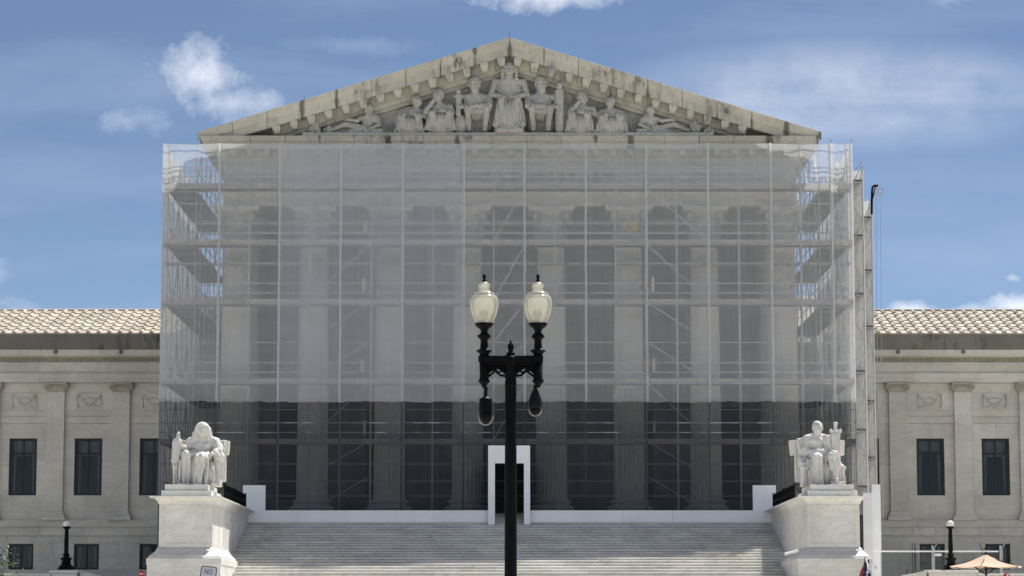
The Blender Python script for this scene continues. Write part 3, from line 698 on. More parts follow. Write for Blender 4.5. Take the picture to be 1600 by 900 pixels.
def recline(px0, px1, ptop, hx, s, label):                              # legs stretch towards -s
    cx = X((px0+px1)/2, YF, 190); H = Z(ptop, YF)-LED; wd = (px1-px0)*.0322; hxw = X(hx, YF, 180)-cx; hr = .27
    S = SDF((-wd/2-.3, -.6, -.02), (wd/2+.3, .6, H+.08), .027); hz = H-hr; sx_ = hxw-s*(-.12)
    F = (.02, 26, (.2, .2, 1))
    S.ell((hxw+s*.05, .1, hz*.58), (.38, .26, hz*.36), .08, (0, s*.35, 0), (.012, 20, (.6, 0, .8))); S.ell((hxw+s*.02, .05, hz-.42), (.46, .23, .18), .08)
    S.cap((hxw, .05, hz-.4), (hxw, 0, hz-.12), .13, .12, .05); head(S, (hxw, -.04, hz), hr, False, True, -s*.7)
    hp = (hxw-s*.25, .05, .28); S.ell(hp, (.42, .3, .27), .08, fold=F)
    kn = (hxw-s*1.15, -.18, .5); S.cap(hp, kn, .2, .15, .06, fold=F); S.cap(kn, (hxw-s*(wd*.74), -.1, .16), .14, .09, .05); S.ell((hxw-s*(wd*.78), -.12, .16), (.16, .09, .11), .03)
    S.cap(hp, (hxw-s*1.2, .1, .22), .2, .15, .06, fold=F); S.cap((hxw-s*1.2, .1, .22), (hxw-s*(wd*.7), .05, .12), .14, .09, .05)
    for i in range(6): S.cap((hxw-s*(.1+.15*i), -.2, .42-.04*i), (hxw-s*(.25+.17*i), -.3, .06), .05, .07, .03)
    e = (hxw+s*.52, -.1, .5); S.cap((hxw+s*.42, .05, hz-.42), e, .13, .11, .05); S.cap(e, (hxw+s*.2, -.35, .3), .11, .075, .04); hand(S, (hxw+s*.2, -.35, .3), (hxw-s*.02, -.4, .22), .07, 1)
    e = (hxw-s*.6, -.18, .68); S.cap((hxw-s*.4, .05, hz-.44), e, .13, .1, .05); S.cap(e, (hxw-s*1.02, -.32, .72), .1, .07, .04); hand(S, (hxw-s*1.02, -.32, .72), (hxw-s*1.25, -.34, .68), .07, 1)
    S.box((hxw+s*.3, .0, .13), (.45, .32, .13), .04, .04)
    put('pediment_figure', S.mesh('pediment_figure', 'pediment'), port, Matrix.Translation((cx, YF-.40, LED-.01)), label=label)
recline(526, 612, 165, 577, 1, 'reclining carved man with legs stretched towards the left corner')
recline(984, 1068, 167, 1016, -1, 'reclining carved man with legs stretched towards the right corner')
def lump(px, w_, h_, label, seed):
    S = SDF((-w_, -.4, -.02), (w_, .5, h_+.12), .027); r = random.Random(seed)
    S.ell((0, .1, h_*.4), (w_*.75, .3, h_*.5), .05)
    for i in range(7): S.ell((r.uniform(-.7, .7)*w_, r.uniform(-.2, .2), r.uniform(.15, .8)*h_), (.13, .13, .15), .04)
    S.ell((0, 0, h_*.85), (.14, .14, .16), .04)
    put('pediment_figure', S.mesh('pediment_figure', 'pediment'), port, Matrix.Translation((X(px, YF, 200), YF-.40, LED-.01)), label=label)
lump(492, .42, .62, 'small carved group at the left end of the pediment', 1); lump(515, .36, .38, 'low carved lump near the left end of the pediment', 2)
lump(1086, .42, .72, 'carved bundle of foliage at the right end of the pediment', 3); lump(1107, .36, .34, 'low carved animal at the right end of the pediment', 4)
# the bundle of rods beside the right guard
mm = MB()
for k in range(11):
    a = math.pi*k/10; mm.lathe([(.07, 0), (.07, 2.12)], 7, (.16*math.cos(a), -.16*math.sin(a), .12))
mm.lathe([(.2, 0), (.2, .12)], 14); 
for z_ in (.25, 1.1, 1.95): mm.lathe([(.245, z_), (.25, z_+.07)], 16)
mm.lathe([(.1, 2.2), (.16, 2.3), (.17, 2.45), (.13, 2.6), (.05, 2.66)], 12)
mm.obj('rod_bundle', 'pediment', port, mw=Matrix.Translation((X(874, YF-.3, 180), YF-.62, LED)))

# ------------------------------------------------------------------ wings
YW = 18.0
def wing(s, label):
    root = thing('building_wing', (s*26, YW, TERR), label, 'building')
    zz = lambda py, y=YW: Z(py, y)
    X0, X1 = 15.5, 40.0
    def bx(x0, x1): return (s*x0, s*x1) if s > 0 else (s*x1, s*x0)
    pil = [18.22+3.68*i for i in range(6)]; win = [20.06+3.68*i for i in range(5)]
    zb = TERR
    # wall core with window openings, built as piers and spandrels
    core = MB(); yb, yf = YW+.5, YW+.02
    zl0, zl1, zw0, zw1 = zz(890), zz(850), zz(774), zz(685)
    ztop = zz(598)
    edges = [X0]
    for c in win: edges += [c-.78, c+.78]
    edges += [X1]
    for i in range(0, len(edges), 2): core.box(*bx(edges[i], edges[i+1]), yf, yb, zb-.5, ztop)
    for c in win:
        for a, b in ((zb-.5, zl0), (zl1, zw0), (zw1, ztop)): core.box(*bx(c-.78, c+.78), yf, yb, a, b)
    core.obj('wall', 'wing', root)
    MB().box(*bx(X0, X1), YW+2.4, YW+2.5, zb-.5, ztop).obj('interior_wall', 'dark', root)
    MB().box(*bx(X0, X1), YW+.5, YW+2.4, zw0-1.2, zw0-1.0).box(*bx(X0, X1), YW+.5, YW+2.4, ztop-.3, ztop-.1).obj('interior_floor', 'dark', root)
    # marble facing slabs, one by one
    def slab(x0, x1, z0, z1, pr=.0):
        a, b = bx(x0+.005, x1-.005); block('facing_slab', a, b, YW-pr-random.uniform(0, .004), yf-.001, z0+.005, z1-.005, 'wing', root)
    for i, c in enumerate(win):
        l, r = pil[i]+.43, pil[i+1]-.43
        slab(l, c-.78, zw0, zz(721)); slab(l, c-.78, zz(721), zw1); slab(c+.78, r, zw0, zz(728)); slab(c+.78, r, zz(728), zw1)
        t = random.uniform(-.5, .5)
        slab(l, c+t, zz(807), zw0); slab(c+t, r, zz(807), zw0)
        slab(l, c+t*.6, zw1, zz(662)); slab(c+t*.6, r, zw1, zz(662))
        slab(l, r, zz(652), zz(641)); slab(l, c-.76, zz(641), zz(613)); slab(c+.76, r, zz(641), zz(613)); slab(l, r, zz(613), zz(599))
        # string course
        a, b = bx(l, r); mm = MB().box(a, b, YW-.05, YW+.018, zz(661), zz(653)); mm.box(a, b, YW-.075, YW+.018, zz(653.2), zz(651.6)); mm.obj('string_course', 'wing', root)
        # swag panel
        cz = (zz(640)+zz(614))/2; hz = (zz(614)-zz(640))/2-.02; sp = block('swag_panel', *bx(c-.74, c+.74), YW+.004, YW+.018, cz-hz, cz+hz, 'wing', root)
        mm = MB(); cx = s*c
        for k in range(13):
            t = k/12*2-1; z_ = cz+hz*.75-(1-t*t)*hz*1.15; mm.lathe([(.02, -.05), (.075+.025*(1-abs(t)), 0), (.02, .05)], 7, (cx+t*.58, YW-.005, z_))
        for q in (-1, 1): mm.lathe([(.02, -.06), (.11, 0), (.02, .06)], 8, (cx+q*.6, YW-.01, cz+hz*.72)); mm.tube([(cx+q*.62, YW-.01, cz+hz*.7), (cx+q*.66, YW-.01, cz), (cx+q*.6, YW-.01, cz-hz*.85)], .035, 6)
        for k in range(5): mm.lathe([(.02, -.05), (.07, 0), (.02, .05)], 7, (cx+(k-2)*.15, YW-.008, cz+hz*.42-abs(k-2)*.03))
        mm.tube([(cx-.5, YW, cz-hz*.7), (cx-.2, YW-.01, cz-hz*.55), (cx, YW, cz-hz*.8), (cx+.2, YW-.01, cz-hz*.55), (cx+.5, YW, cz-hz*.7)], .04, 6)
        mm.obj('swag', 'wing', sp, smooth=True)
        a, b = bx(c-.76, c+.76)
        mm = MB().box(a, b, YW-.03, YW+.018, cz+hz, cz+hz+.05).box(a, b, YW-.03, YW+.018, cz-hz-.05, cz-hz).box(a, a+.05, YW-.029, YW+.017, cz-hz, cz+hz).box(b-.05, b, YW-.029, YW+.017, cz-hz, cz+hz)
        mm.obj('panel_frame', 'wing', sp)
        # windows
        for (z0, z1, main) in ((zw0, zw1, True), (zl0, zl1, False)):
            hw_ = .775 if main else .70
            if not main: MB().box(*bx(c-.78, c-.70), yf, YW+.3, z0, z1).box(*bx(c+.70, c+.78), yf, YW+.3, z0, z1).obj('jamb', 'wing', root)
            xa, xb = bx(c-hw_, c+hw_); f = MB()
            f.box(xa, xa+.13, YW+.12, YW+.28, z0, z1).box(xb-.13, xb, YW+.12, YW+.28, z0, z1).box(xa+.13, xb-.13, YW+.12, YW+.28, z1-.1, z1).box(xa+.13, xb-.13, YW+.12, YW+.28, z0, z0+.1)
            xm = (xa+xb)/2
            f.box(xm-.045, xm+.045, YW+.14, YW+.26, z0+.1, z1-.1)
            tr = z1-.86
            if main: f.box(xa+.13, xm-.045, YW+.14, YW+.26, tr-.05, tr+.05).box(xm+.045, xb-.13, YW+.14, YW+.26, tr-.05, tr+.05)
            wd = f.obj('window', 'frame', root)
            rows = [(z0+.1, tr-.05), (tr+.05, z1-.1)] if main else [(z0+.1, z1-.1)]
            for (g0, g1) in rows:
                for (u0, u1) in ((xa+.13, xm-.045), (xm+.045, xb-.13)): block('pane', u0, u1, YW+.19, YW+.2, g0, g1, 'glass', wd)
            for q in (-1, 1):
                cu = MB(); u0 = xm+q*(hw_-.16); n0 = 0; seg = 10
                for z_ in (z0+.12, z1-.12):
                    for k in range(seg+1):
                        t = k/seg; cu.v.append((u0-q*t*(.12 if z_ < z1-.3 else .2), YW+.42+.03*math.sin(t*18), z_))
                cu.f = [(k, k+1, seg+2+k, seg+1+k) for k in range(seg)]; cu.obj('curtain', 'curtain', wd)
            if main: block('blind', xa+.14, xb-.14, YW+.5, YW+.52, z1-random.uniform(.5, 1.3), z1-.12, 'curtain', wd)
    # pilasters
    pz0, pz1 = zz(800), zz(613)
    for x in pil:
        pc = s*x; p = MB().box(pc-.60, pc-.0, 0, 0, 0, 0) if False else MB()
        p.box(pc-.48, pc+.48, YW-.24, YW+.018, pz0, pz1); o = bevel(p.obj('pilaster', 'wing', root), .012)
        b = MB(); b.box(pc-.66, pc+.66, YW-.38, YW+.017, zz(813), zz(807.5)); b.box(pc-.60, pc+.60, YW-.34, YW+.017, zz(807.5), zz(804)); b.box(pc-.54, pc+.54, YW-.30, YW+.017, zz(804), pz0); bevel(b.obj('pilaster_base', 'wing', o), .02)
        c = MB(); ct = zz(598.5); c.box(pc-.50, pc+.50, YW-.28, YW+.017, pz1, pz1+.1); c.box(pc-.44, pc+.44, YW-.32, YW+.017, pz1+.1, ct-.1); c.box(pc-.60, pc+.60, YW-.38, YW+.017, ct-.1, ct)
        for k in range(5): c.lathe([(.03, -.05), (.07, 0), (.03, .06)], 7, (pc+(k-2)*.13, YW-.34, ct-.2))
        for q in (-1, 1):
            vx, vz = pc+q*.50, ct-.26; mmv = MB().lathe([(.19, 0), (.195, .34)], 18); c.add([(vx+a_, YW-.37+t_, vz+b_) for a_, b_, t_ in mmv.v], mmv.f)
            pts = []
            for i in range(24):
                t = i/23; an = 4.2*math.pi*t; r_ = .185*(1-.82*t); pts.append((vx+q*-1*r_*math.sin(an), YW-.385, vz+r_*math.cos(an)))
            c.tube(pts, .03, 5)
        c.obj('ionic_capital', M['capital'], o)
    # plinth courses with joints
    def course(y0p, y1p, pr, wd, off, nm='plinth_block'):
        x = X0-off
        while x < X1:
            a, b = bx(max(X0, x)+.005, min(X1, x+wd)-.005); block(nm, a, b, YW-pr-random.uniform(0, .006), yf-.001, zz(y0p)+.004, zz(y1p)-.004, 'wing', root); x += wd
    course(823.5, 813, .20, 2.6, .4); course(837, 823.5, .12, 1.24, .3)
    course(848.5, 837, .03, 1.5, .8)
    for i, c in enumerate(win):
        l = c-1.84; r = c+1.84
        for z0, z1, t in ((zl0, (zl0+zl1)/2, 0), ((zl0+zl1)/2, zz(848.5), .3)):
            slab(l, c-.70, z0, z1, .03); slab(c+.70, r, z0, z1, .03)
        slab(l, c, zb, zl0, .03); slab(c, r, zb, zl0, .03)
    # entablature
    y = YW-.24
    def run(pr_, nm, mat):
        x = X0; k = 0
        while x < X1:
            x1 = min(X1, x+3.68); mm = MB(); a, b = bx(x+.004, x1-.004); mm.prism(pr_, a, b, 'x'); mm.obj(nm, mat, root); x = x1
    run([(YW+.4, zz(598)+.004), (y-.03, zz(598)+.004), (y-.03, zz(592)), (y-.06, zz(592)+.01), (y-.06, zz(584.5)), (y-.12, zz(583.5)), (YW+.4, zz(583.5))], 'architrave_stone', 'wing')
    run([(YW+.4, zz(583.5)+.004), (y, zz(583.5)+.004), (y, zz(568)), (y-.1, zz(567)), (YW+.4, zz(567))], 'frieze_stone', 'wing')
    dn = MB(); x = X0
    while x < X1:
        a, b = bx(x, x+.075); dn.box(a, b, y-.22, YW, zz(566), zz(559.6)); x += .123
    dn.obj('dentils', M['dentil'], root, kind='stuff')
    run([(YW+.4, zz(559.5)), (y-.26, zz(559.5)), (y-.5, zz(557)), (y-.56, zz(546.5)), (YW+.4, zz(546.5))], 'cornice_stone', 'wing')
    yg = YW-.95
    run([(YW+.4, zz(546)), (yg+.16, zz(546, yg)), (yg+.1, zz(540, yg)), (yg+.02, zz(527, yg)), (yg, zz(522, yg)), (yg+.35, zz(522, yg)), (YW+.4, zz(521, yg)-.05)], 'gutter_stone', 'gutter')
    for x in pil:
        bl = MB().lathe([(.02, -.12), (.1, -.08), (.12, 0), (.1, .08), (.02, .1)], 10, (s*x, y-.57, zz(552))); bl.obj('lion_boss', 'gutter', root, smooth=True)
    # tiled roof
    ze = zz(521, yg)-.03; D = 6.9; ye = yg+.05; rz = Z(486.5, ye+D)
    sl = math.atan2(rz-ze, D); L = D/math.cos(sl)
    MB().prism([(ye+.02, ze-.1), (ye+D, rz-.1), (ye+2*D, ze-.1), (ye+D, rz-.9)], *bx(X0, X1), 'x').obj('roof_deck', 'roof', root)
    rows = 7; rl = L/rows; pw = .595
    pan = MB(); 
    for t0, zo in ((-.06, .05), (rl, 0.0)):
        for k in range(5):
            q = (k/4-.5); pan.v.append((q*pw, t0, zo+.055+.035*(2*q)**2-.03))
    pan.f = [(k, k+1, 6+k, 5+k) for k in range(4)]
    for k in range(5): q = k/4-.5; pan.v.append((q*pw, -.06, .02+.035*(2*q)**2-.03))
    pan.f += [(k, 10+k, 11+k, k+1) for k in range(4)]
    panm = pan.mesh('pan_tile', 'tile')
    cov = MB(); n = 8
    for t0, r_, zo in ((-.10, .122, .055), (rl+.02, .098, .0)):
        for k in range(n+1):
            a = math.pi*k/n; cov.v.append((r_*math.cos(a), t0, zo+.03+r_*math.sin(a)))
    cov.f = [(k, k+1, n+2+k, n+1+k) for k in range(n)]+[tuple(range(n, -1, -1))]
    covm = cov.mesh('cover_tile', 'tile')
    x = 16.3; i = 0; far = MB()
    rot = Matrix.Rotation(sl, 4, 'X')
    while x < 36.5:
        for r_ in range(rows):
            t = r_*rl; yb_ = ye+t*math.cos(sl); zb_ = ze+t*math.sin(sl)
            put('pan_tile', panm, root, Matrix.Translation((s*x, yb_, zb_)) @ rot @ Matrix.Rotation(random.uniform(-.012, .012), 4, 'Z'))
            put('cover_tile', covm, root, Matrix.Translation((s*(x+pw/2), yb_, zb_)) @ rot @ Matrix.Rotation(random.uniform(-.015, .015), 4, 'Z'))
        x += pw
    rg = MB().tube([(s*X0, ye+D, rz+.02), (s*X1, ye+D, rz+.02)], .13, 10); rg.obj('ridge', 'tile', root)
    return root
M['capital'] = marble('ionic_marble', (.46, .415, .345), .3, .2, .05); M['dentil'] = marble('dentil_marble', (.48, .45, .33), .2, .2, .05)
wing(-1, 'shaded marble wing with tiled roof and black windows on the left of the portico')
wing(1, 'shaded marble wing with tiled roof and black windows on the right of the portico')

# ------------------------------------------------------------------ scaffold
scaf = thing('scaffold', (0, .6, FLOOR), 'grey tube scaffold with decks wrapped round the temple front', 'scaffold')
NX0, NX1 = X(255.5, 0, 225), X(1331, 0, 225)
ZN = Z(224, 0)
seams = [NX0]+[X(q, 0) for q in (340, 435, 531, 628, 724, 819, 915, 1010, 1107, 1206, 1302)]+[NX1]
mids = [(seams[i]+seams[i+1])/2 for i in range(1, 11)]
stx = sorted(seams+mids)
TR = .027
decks = [Z(q, .4) for q in (292, 380, 473, 597, 691)]
ZB = 3.6
YA, YB = .16, .95
for x in stx:
    zb = FLOOR if abs(x) < 15.4 else ZB
    bar('standard', (x, YA, zb), (x, YA, ZN+(.28 if abs(x) > 15 else .1)), TR, 'steel', scaf)
    bar('standard', (x, YB-.1, zb), (x, YB-.1, min(ZN, Zco-.3) if abs(x) < 15.6 else ZN), TR, 'steel', scaf)
allx = seams
for zd in decks:
    for i in range(len(allx)-1):
        a, b = allx[i], allx[i+1]
        bar('ledger', (a, YA+.03, zd-.08), (b, YA+.03, zd-.08), TR, 'steel', scaf)
        for h in (.47, .95): bar('guard_rail', (a, YA-.03, zd+h), (b, YA-.03, zd+h), TR*.92, 'steel', scaf)
        dk = block('deck_board', a+.01, b-.01, YA+.06, 1.66, zd-.05, zd, 'plank', scaf)
        block('toe_board', a+.01, b-.01, YA+.035, YA+.06, zd-.03, zd+.16, 'toe', scaf)
    for x in stx: bar('transom', (x, YA, zd-.12), (x, 1.68, zd-.12), TR, 'steel', scaf)
for i in range(len(allx)-1):
    a, b = allx[i], allx[i+1]
    for q in (225.5, 251, 266, 268.5, 535):
        bar('ledger', (a, YA+.03, Z(q, .2)), (b, YA+.03, Z(q, .2)), TR*.8, 'steel', scaf)
    bar('ledger', (a, 1.6, Z(411, 1.6)), (b, 1.6, Z(411, 1.6)), TR, 'steel', scaf); block('deck_board', a+.01, b-.01, 1.0, 1.65, Z(411, 1.6)-.14, Z(411, 1.6)-.05, 'toe', scaf)
    for q in (318, 640, 660, 725, 752, 775): bar('ledger', (a, YA+.03, Z(q, .2)), (b, YA+.03, Z(q, .2)), TR*.8, 'steel', scaf)
    for q in (346, 363): bar('guard_rail', (a, YB, Z(q, YB)), (b, YB, Z(q, YB)), TR*.8, 'steel', scaf)
lv = [ZN-.1]+decks+[FLOOR]
def brace(a, b, y=.20): bar('diagonal_brace', (a[0], y, a[1]), (b[0], y, b[1]), TR*.95, 'steel', scaf)
for (xa, xb) in ((X(481, 0), X(577, 0)), (X(1107, 0), X(1012, 0)), (X(772, 0), X(820, 0))):
    for k in range(len(lv)-1):
        h = (lv[k]-lv[k+1])
        if k == len(lv)-2 and abs(xa) < 2: continue
        if h > 3.3: brace((xa, lv[k+1]), (xb, lv[k+1]+h/2)); brace((xa, lv[k+1]+h/2), (xb, lv[k]))
        else: brace((xa, lv[k+1]+.1), (xb, lv[k]-.1))
# side scaffolds running back along both flanks
def flank(s, xo, xi, y0, y1, zt, dz):
    n = max(1, round((y1-y0)/2.1)); ys = [y0+(y1-y0)*k/n for k in range(n+1)]
    for y in ys:
        for x in (xo, xi): bar('standard', (s*x, y, ZB), (s*x, y, zt+.2), TR, 'steel', scaf)
    for z_ in dz:
        if z_ > zt: continue
        for k in range(n):
            for x in (xo, xi):
                bar('ledger', (s*x, ys[k], z_-.08), (s*x, ys[k+1], z_-.08), TR, 'steel', scaf)
                for h in (.47, .95): bar('guard_rail', (s*x, ys[k], z_+h), (s*x, ys[k+1], z_+h), TR*.9, 'steel', scaf)
            block('deck_board', s*min(xo, xi), s*max(xo, xi), ys[k]+.01, ys[k+1]-.01, z_-.05, z_, 'plank', scaf)
            a, b = (ys[k], ys[k+1]) if k % 2 else (ys[k+1], ys[k])
            bar('diagonal_brace', (s*xo, a, z_), (s*xo, b, min(zt, z_+2.6)), TR, 'steel', scaf)
            if k % 2 == 0: bar('diagonal_brace', (s*xi, b, z_), (s*xi, a, min(zt, z_+2.6)), TR, 'steel', scaf)
        for y in ys: bar('transom', (s*xo, y, z_-.12), (s*xi, y, z_-.12), TR, 'steel', scaf)
    return ys
dz = decks+[decks[-1]-2.9]
flank(-1, -NX0-.12, -NX0-1.55, 1.2, 16.6, ZN, dz)
flank(1, NX1-.12, NX1-1.55, 1.2, 16.6, ZN, dz)
T2X = X(1349, 3.5, 265); T2Z = Z(264, 3.5); T3X = X(1363, 9, 310); T3Z = Z(312, 9)
flank(1, T2X-.05, NX1+.12, 3.6, 8.8, T2Z, [z+.9 for z in dz]); flank(1, T3X-.05, T2X+.1, 9.1, 16.0, T3Z, [z-.2 for z in dz])
# ladders of rungs on the outer right tower faces
for (xa, xb, y, zt) in ((NX1+.1, T2X-.05, 3.55, T2Z), (T2X+.1, T3X-.05, 9.05, T3Z)):
    z_ = ZB+3.5; k = 0
    while z_ < zt-1:
        bar('transom', (xa, y, z_), (xb, y, z_), TR*.9, 'steel', scaf); a, b = (xa, xb) if k % 2 else (xb, xa)
        bar('diagonal_brace', (a, y, z_), (b, y, z_+1.5), TR*.9, 'steel', scaf); z_ += 1.5; k += 1
# tag boards hanging from the ledgers
for q, yy0, yy1 in ((568, 435, 460), (567, 562, 583), (570, 345, 366), (1020, 433, 456), (1021, 560, 581), (571, 657, 680), (1021, 657, 677)):
    block('tag_board', X(q-2, .3), X(q+2, .3), .26, .30, Z(yy1, .3), Z(yy0, .3), 'wood', scaf)
# hoist arm with pulley and ropes at the far right tower
hz = thing('hoist_arm', P(1363, 330, 9), 'black hoist arm with a pulley and hanging ropes on the right tower', 'hoist')
a = P(1362, 335, 9); b = P(1363, 293, 9); c = P(1372, 290, 9)
mm = MB().tube([a, P(1362.5, 300, 9), b, P(1366, 290, 9), c], .06, 8); mm.obj('arm', 'iron', hz); MB().tube([P(1363, 312, 9), P(1368, 291, 9)], .035, 6).obj('strut', 'iron', hz)
pc = P(1372, 299, 9); mm = MB().tube([(pc.x+.24*math.cos(t), pc.y, pc.z+.24*math.sin(t)) for t in np.linspace(0, 2*math.pi, 17)[:-1]], .028, 6, True)
for k in range(3): t = k*math.pi/3; mm.tube([(pc.x-.24*math.cos(t), pc.y, pc.z-.24*math.sin(t)), (pc.x+.24*math.cos(t), pc.y, pc.z+.24*math.sin(t))], .018, 5)
mm.obj('pulley', 'steel', hz)
for q, q2 in ((1369.5, 1371), (1375, 1380)): MB().tube([P(q, 300, 9), P((q+q2)/2+.3, 560, 9), P(q2, 810, 9)], .013, 5).obj('rope', 'steel', hz)
# yellow coil and strap on the scaffold by the sixth column
yc = P(984, 353, .9); cl = thing('hose_coil', yc, 'yellow hose coil and strap hung on the scaffold beside a capital', 'hose')
for k in range(3): MB().tube([(yc.x+(.17+.03*k)*math.cos(t), yc.y+.03*k, yc.z+(.21+.03*k)*math.sin(t)) for t in np.linspace(0, 2*math.pi, 21)[:-1]], .028, 6, True).obj('coil', 'yellow', cl)
block('strap', X(994, .9), X(996.6, .9), .88, .92, Z(361, .9), Z(343, .9), 'yellow', cl)

# ------------------------------------------------------------------ netting
def sheet(name, a, b, z0, z1, mat, label, group, y=0., axis='x', sag=.055, seed=0, nu=14, nv=40, seam=True, wob=.0):
    rr = random.Random(seed); ph = [rr.uniform(0, 6.3) for _ in range(8)]; mm = MB()
    for j in range(nv+1):
        t = j/nv
        for i in range(nu+1):
            u = i/nu; x = a+(b-a)*u; z_ = z0+(z1-z0)*t
            d = sag*(math.sin(u*7+ph[0]+3*t)*.5+math.sin(t*21+ph[1])*.35*math.sin(u*math.pi)+.4*math.sin(u*17+t*5+ph[2]))*min(1, 3*math.sin(u*math.pi)+.25)
            zz = z_ - (0.05*math.sin(u*math.pi) if j == nv else 0) + (.02*math.sin(u*9+ph[3])+.018*math.sin(u*23+ph[4])+rr.uniform(-.02, .02) if j == 0 else 0)
            e = wob*math.sin(t*33+ph[5])*(1 if i in (0, nu) else 0)
            mm.v.append((x+e, y-d, zz) if axis == 'x' else (y-d, x, zz))
    for j in range(nv):
        for i in range(nu): k = j*(nu+1)+i; mm.f.append((k, k+1, k+nu+2, k+nu+1))
    o = mm.obj(name, mat, None, True, label=label, cat='netting', group=group)
    if seam and axis == 'x':                                            # laced edge strip
        s_ = MB(); 
        for j in range(nv+1):
            t = j/nv; z_ = z0+(z1-z0)*t; e = .008*math.sin(t*13+ph[6])+.006*math.sin(t*71+ph[7])
            s_.v += [(b-.055+e, y-.03, z_), (b-.0+e, y-.06, z_), (b+.055+e, y-.03, z_)]
        for j in range(nv):
            for q in (0, 1): k = j*3+q; s_.f.append((k, k+1, k+4, k+3))
        s_.obj('seam', 'seam', o, True)
    return o
ords = ['first', 'second', 'third', 'fourth', 'fifth', 'sixth', 'seventh', 'eighth', 'ninth', 'tenth', 'eleventh', 'twelfth']
ZS = Z(627, 0)
# front edges lean out slightly towards the bottom, as the scaffold's corner posts do
for i in range(12):
    a, b = seams[i]-.03, seams[i+1]+.03
    dense = i in (2, 3, 4)
    sheet('netting_sheet', a, b, ZS-.02-.012*(i % 3), ZN-.01+.02*(i % 2), 'netd' if dense else 'net',
          f'{"denser bluish" if dense else "pale grey"} translucent netting sheet, {ords[i]} from the left on the upper scaffold', 'pale netting sheets on the scaffold front', y=-.012*(i % 2), seed=i, seam=i < 11)
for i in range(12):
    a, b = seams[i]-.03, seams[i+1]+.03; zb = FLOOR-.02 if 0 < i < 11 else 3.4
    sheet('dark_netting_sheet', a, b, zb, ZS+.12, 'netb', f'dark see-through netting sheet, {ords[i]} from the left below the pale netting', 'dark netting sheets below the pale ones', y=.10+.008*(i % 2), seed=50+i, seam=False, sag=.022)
sheet('side_netting', .05, 16.8, 3.5, ZN, 'netw', 'white netting closing the left flank of the scaffold', 'white netting on the scaffold flanks', y=NX0, axis='y', seed=90, nu=40, sag=.05)
sheet('side_netting', .05, 16.8, 3.5, ZN, 'netw', 'white netting closing the right flank of the scaffold', 'white netting on the scaffold flanks', y=NX1, axis='y', seed=91, nu=40, sag=.05)
sheet('rear_netting', HW+.15, NX1-.05, 3.6, Z(462, 16.8), 'netw', 'white netting closing the rear of the right scaffold flank', 'white netting at the rear of the flanks', y=16.75, seed=96, nu=8, seam=False)
sheet('rear_netting', NX0+.05, -HW-.15, 3.6, Z(462, 16.8), 'netw', 'white netting closing the rear of the left scaffold flank', 'white netting at the rear of the flanks', y=16.75, seed=97, nu=8, seam=False)
sheet('side_netting', 3.5, 8.9, 7.0, T2Z, 'netw', 'white netting on the outer flank of the middle right tower', 'white netting on the scaffold flanks', y=T2X, axis='y', seed=92, nu=20)
sheet('side_netting', 9.0, 16.4, 7.0, T3Z, 'netw', 'white netting on the outer flank of the rear right tower', 'white netting on the scaffold flanks', y=T3X, axis='y', seed=93, nu=20)
sheet('side_netting', NX1+.05, T2X, 7.1, T2Z, 'netw', 'narrow white netting facing front on the middle right tower', 'white netting on the scaffold flanks', y=3.75, seed=94, nu=6, seam=False)
sheet('side_netting', T2X+.02, T3X, 7.1, T3Z, 'netw', 'narrow white netting facing front on the rear right tower', 'white netting on the scaffold flanks', y=9.25, seed=95, nu=6, seam=False)

# ------------------------------------------------------------------ white hoarding and entrance
hd = thing('site_hoarding', (0, HY, HB), 'long low white hoarding across the top of the steps with raised ends', 'hoarding')
ZH = Z(797.5, HY); xi0, xi1 = X(773, HY), X(819, HY)
def panels(x0, x1, z0, z1, n, y=HY):
    for k in range(n):
        a = x0+(x1-x0)*k/n; b = x0+(x1-x0)*(k+1)/n
        block('panel', a+.004, b-.004, y-random.uniform(0, .01), y+.06, z0, z1, 'white', hd)
panels(-12.80, xi0, HB+.015, ZH, 5); panels(xi1, 12.80, HB+.015, ZH, 5)
zr = Z(758, HY)
for s in (-1, 1):
    xa = X(383 if s < 0 else 1209, HY); xb = X(418 if s < 0 else 1173, HY)
    block('panel', xa, xb, HY+.1, HY+.16, ZH-.2, zr, 'white', hd)
pt = thing('entrance_portal', (0, HY, HB), 'tall white boxed doorway in the middle of the hoarding', 'doorway')
zt, zi = Z(696, HY-.35), Z(724, HY-.35); x0, x1 = X(763, HY-.35), X(828, HY-.35); i0, i1 = X(773.5, HY-.35), X(818.5, HY-.35); yp = HY-.35
for nm, a, b, c, d in (('jamb', x0, i0, HB-.1, zi), ('jamb', i1, x1, HB-.1, zi), ('lintel', x0, x1, zi+.003, zt)):
    block(nm, a, b, yp, yp+.1, c, d, 'white', pt)
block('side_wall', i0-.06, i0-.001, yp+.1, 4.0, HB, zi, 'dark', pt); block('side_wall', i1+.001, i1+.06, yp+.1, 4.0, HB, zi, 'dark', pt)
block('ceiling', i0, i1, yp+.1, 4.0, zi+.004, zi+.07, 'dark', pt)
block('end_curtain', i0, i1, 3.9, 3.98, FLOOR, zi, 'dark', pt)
tb = thing('white_boarding', (T2X, 3.4, TERR), 'tall white boarded panels at the foot of the right scaffold towers', 'hoarding')
block('board', X(1349, 3.45, 830), X(1363.5, 3.45, 830), 3.40, 3.5, TERR, Z(770, 3.4), 'white', tb); block('board', X(1363, 8.95, 830), X(1376.5, 8.95, 830), 8.9, 9.0, TERR, Z(757, 8.9), 'white', tb)
block('board', X(1361.5, 3.45, 830), X(1363.5, 3.45, 830), 3.51, 8.88, TERR, Z(770, 3.4), 'white', tb)
block('latch', X(1366, 8.9, 830), X(1368.5, 8.9, 830), 8.86, 8.899, Z(889, 8.9), Z(884, 8.9), 'steel', tb)

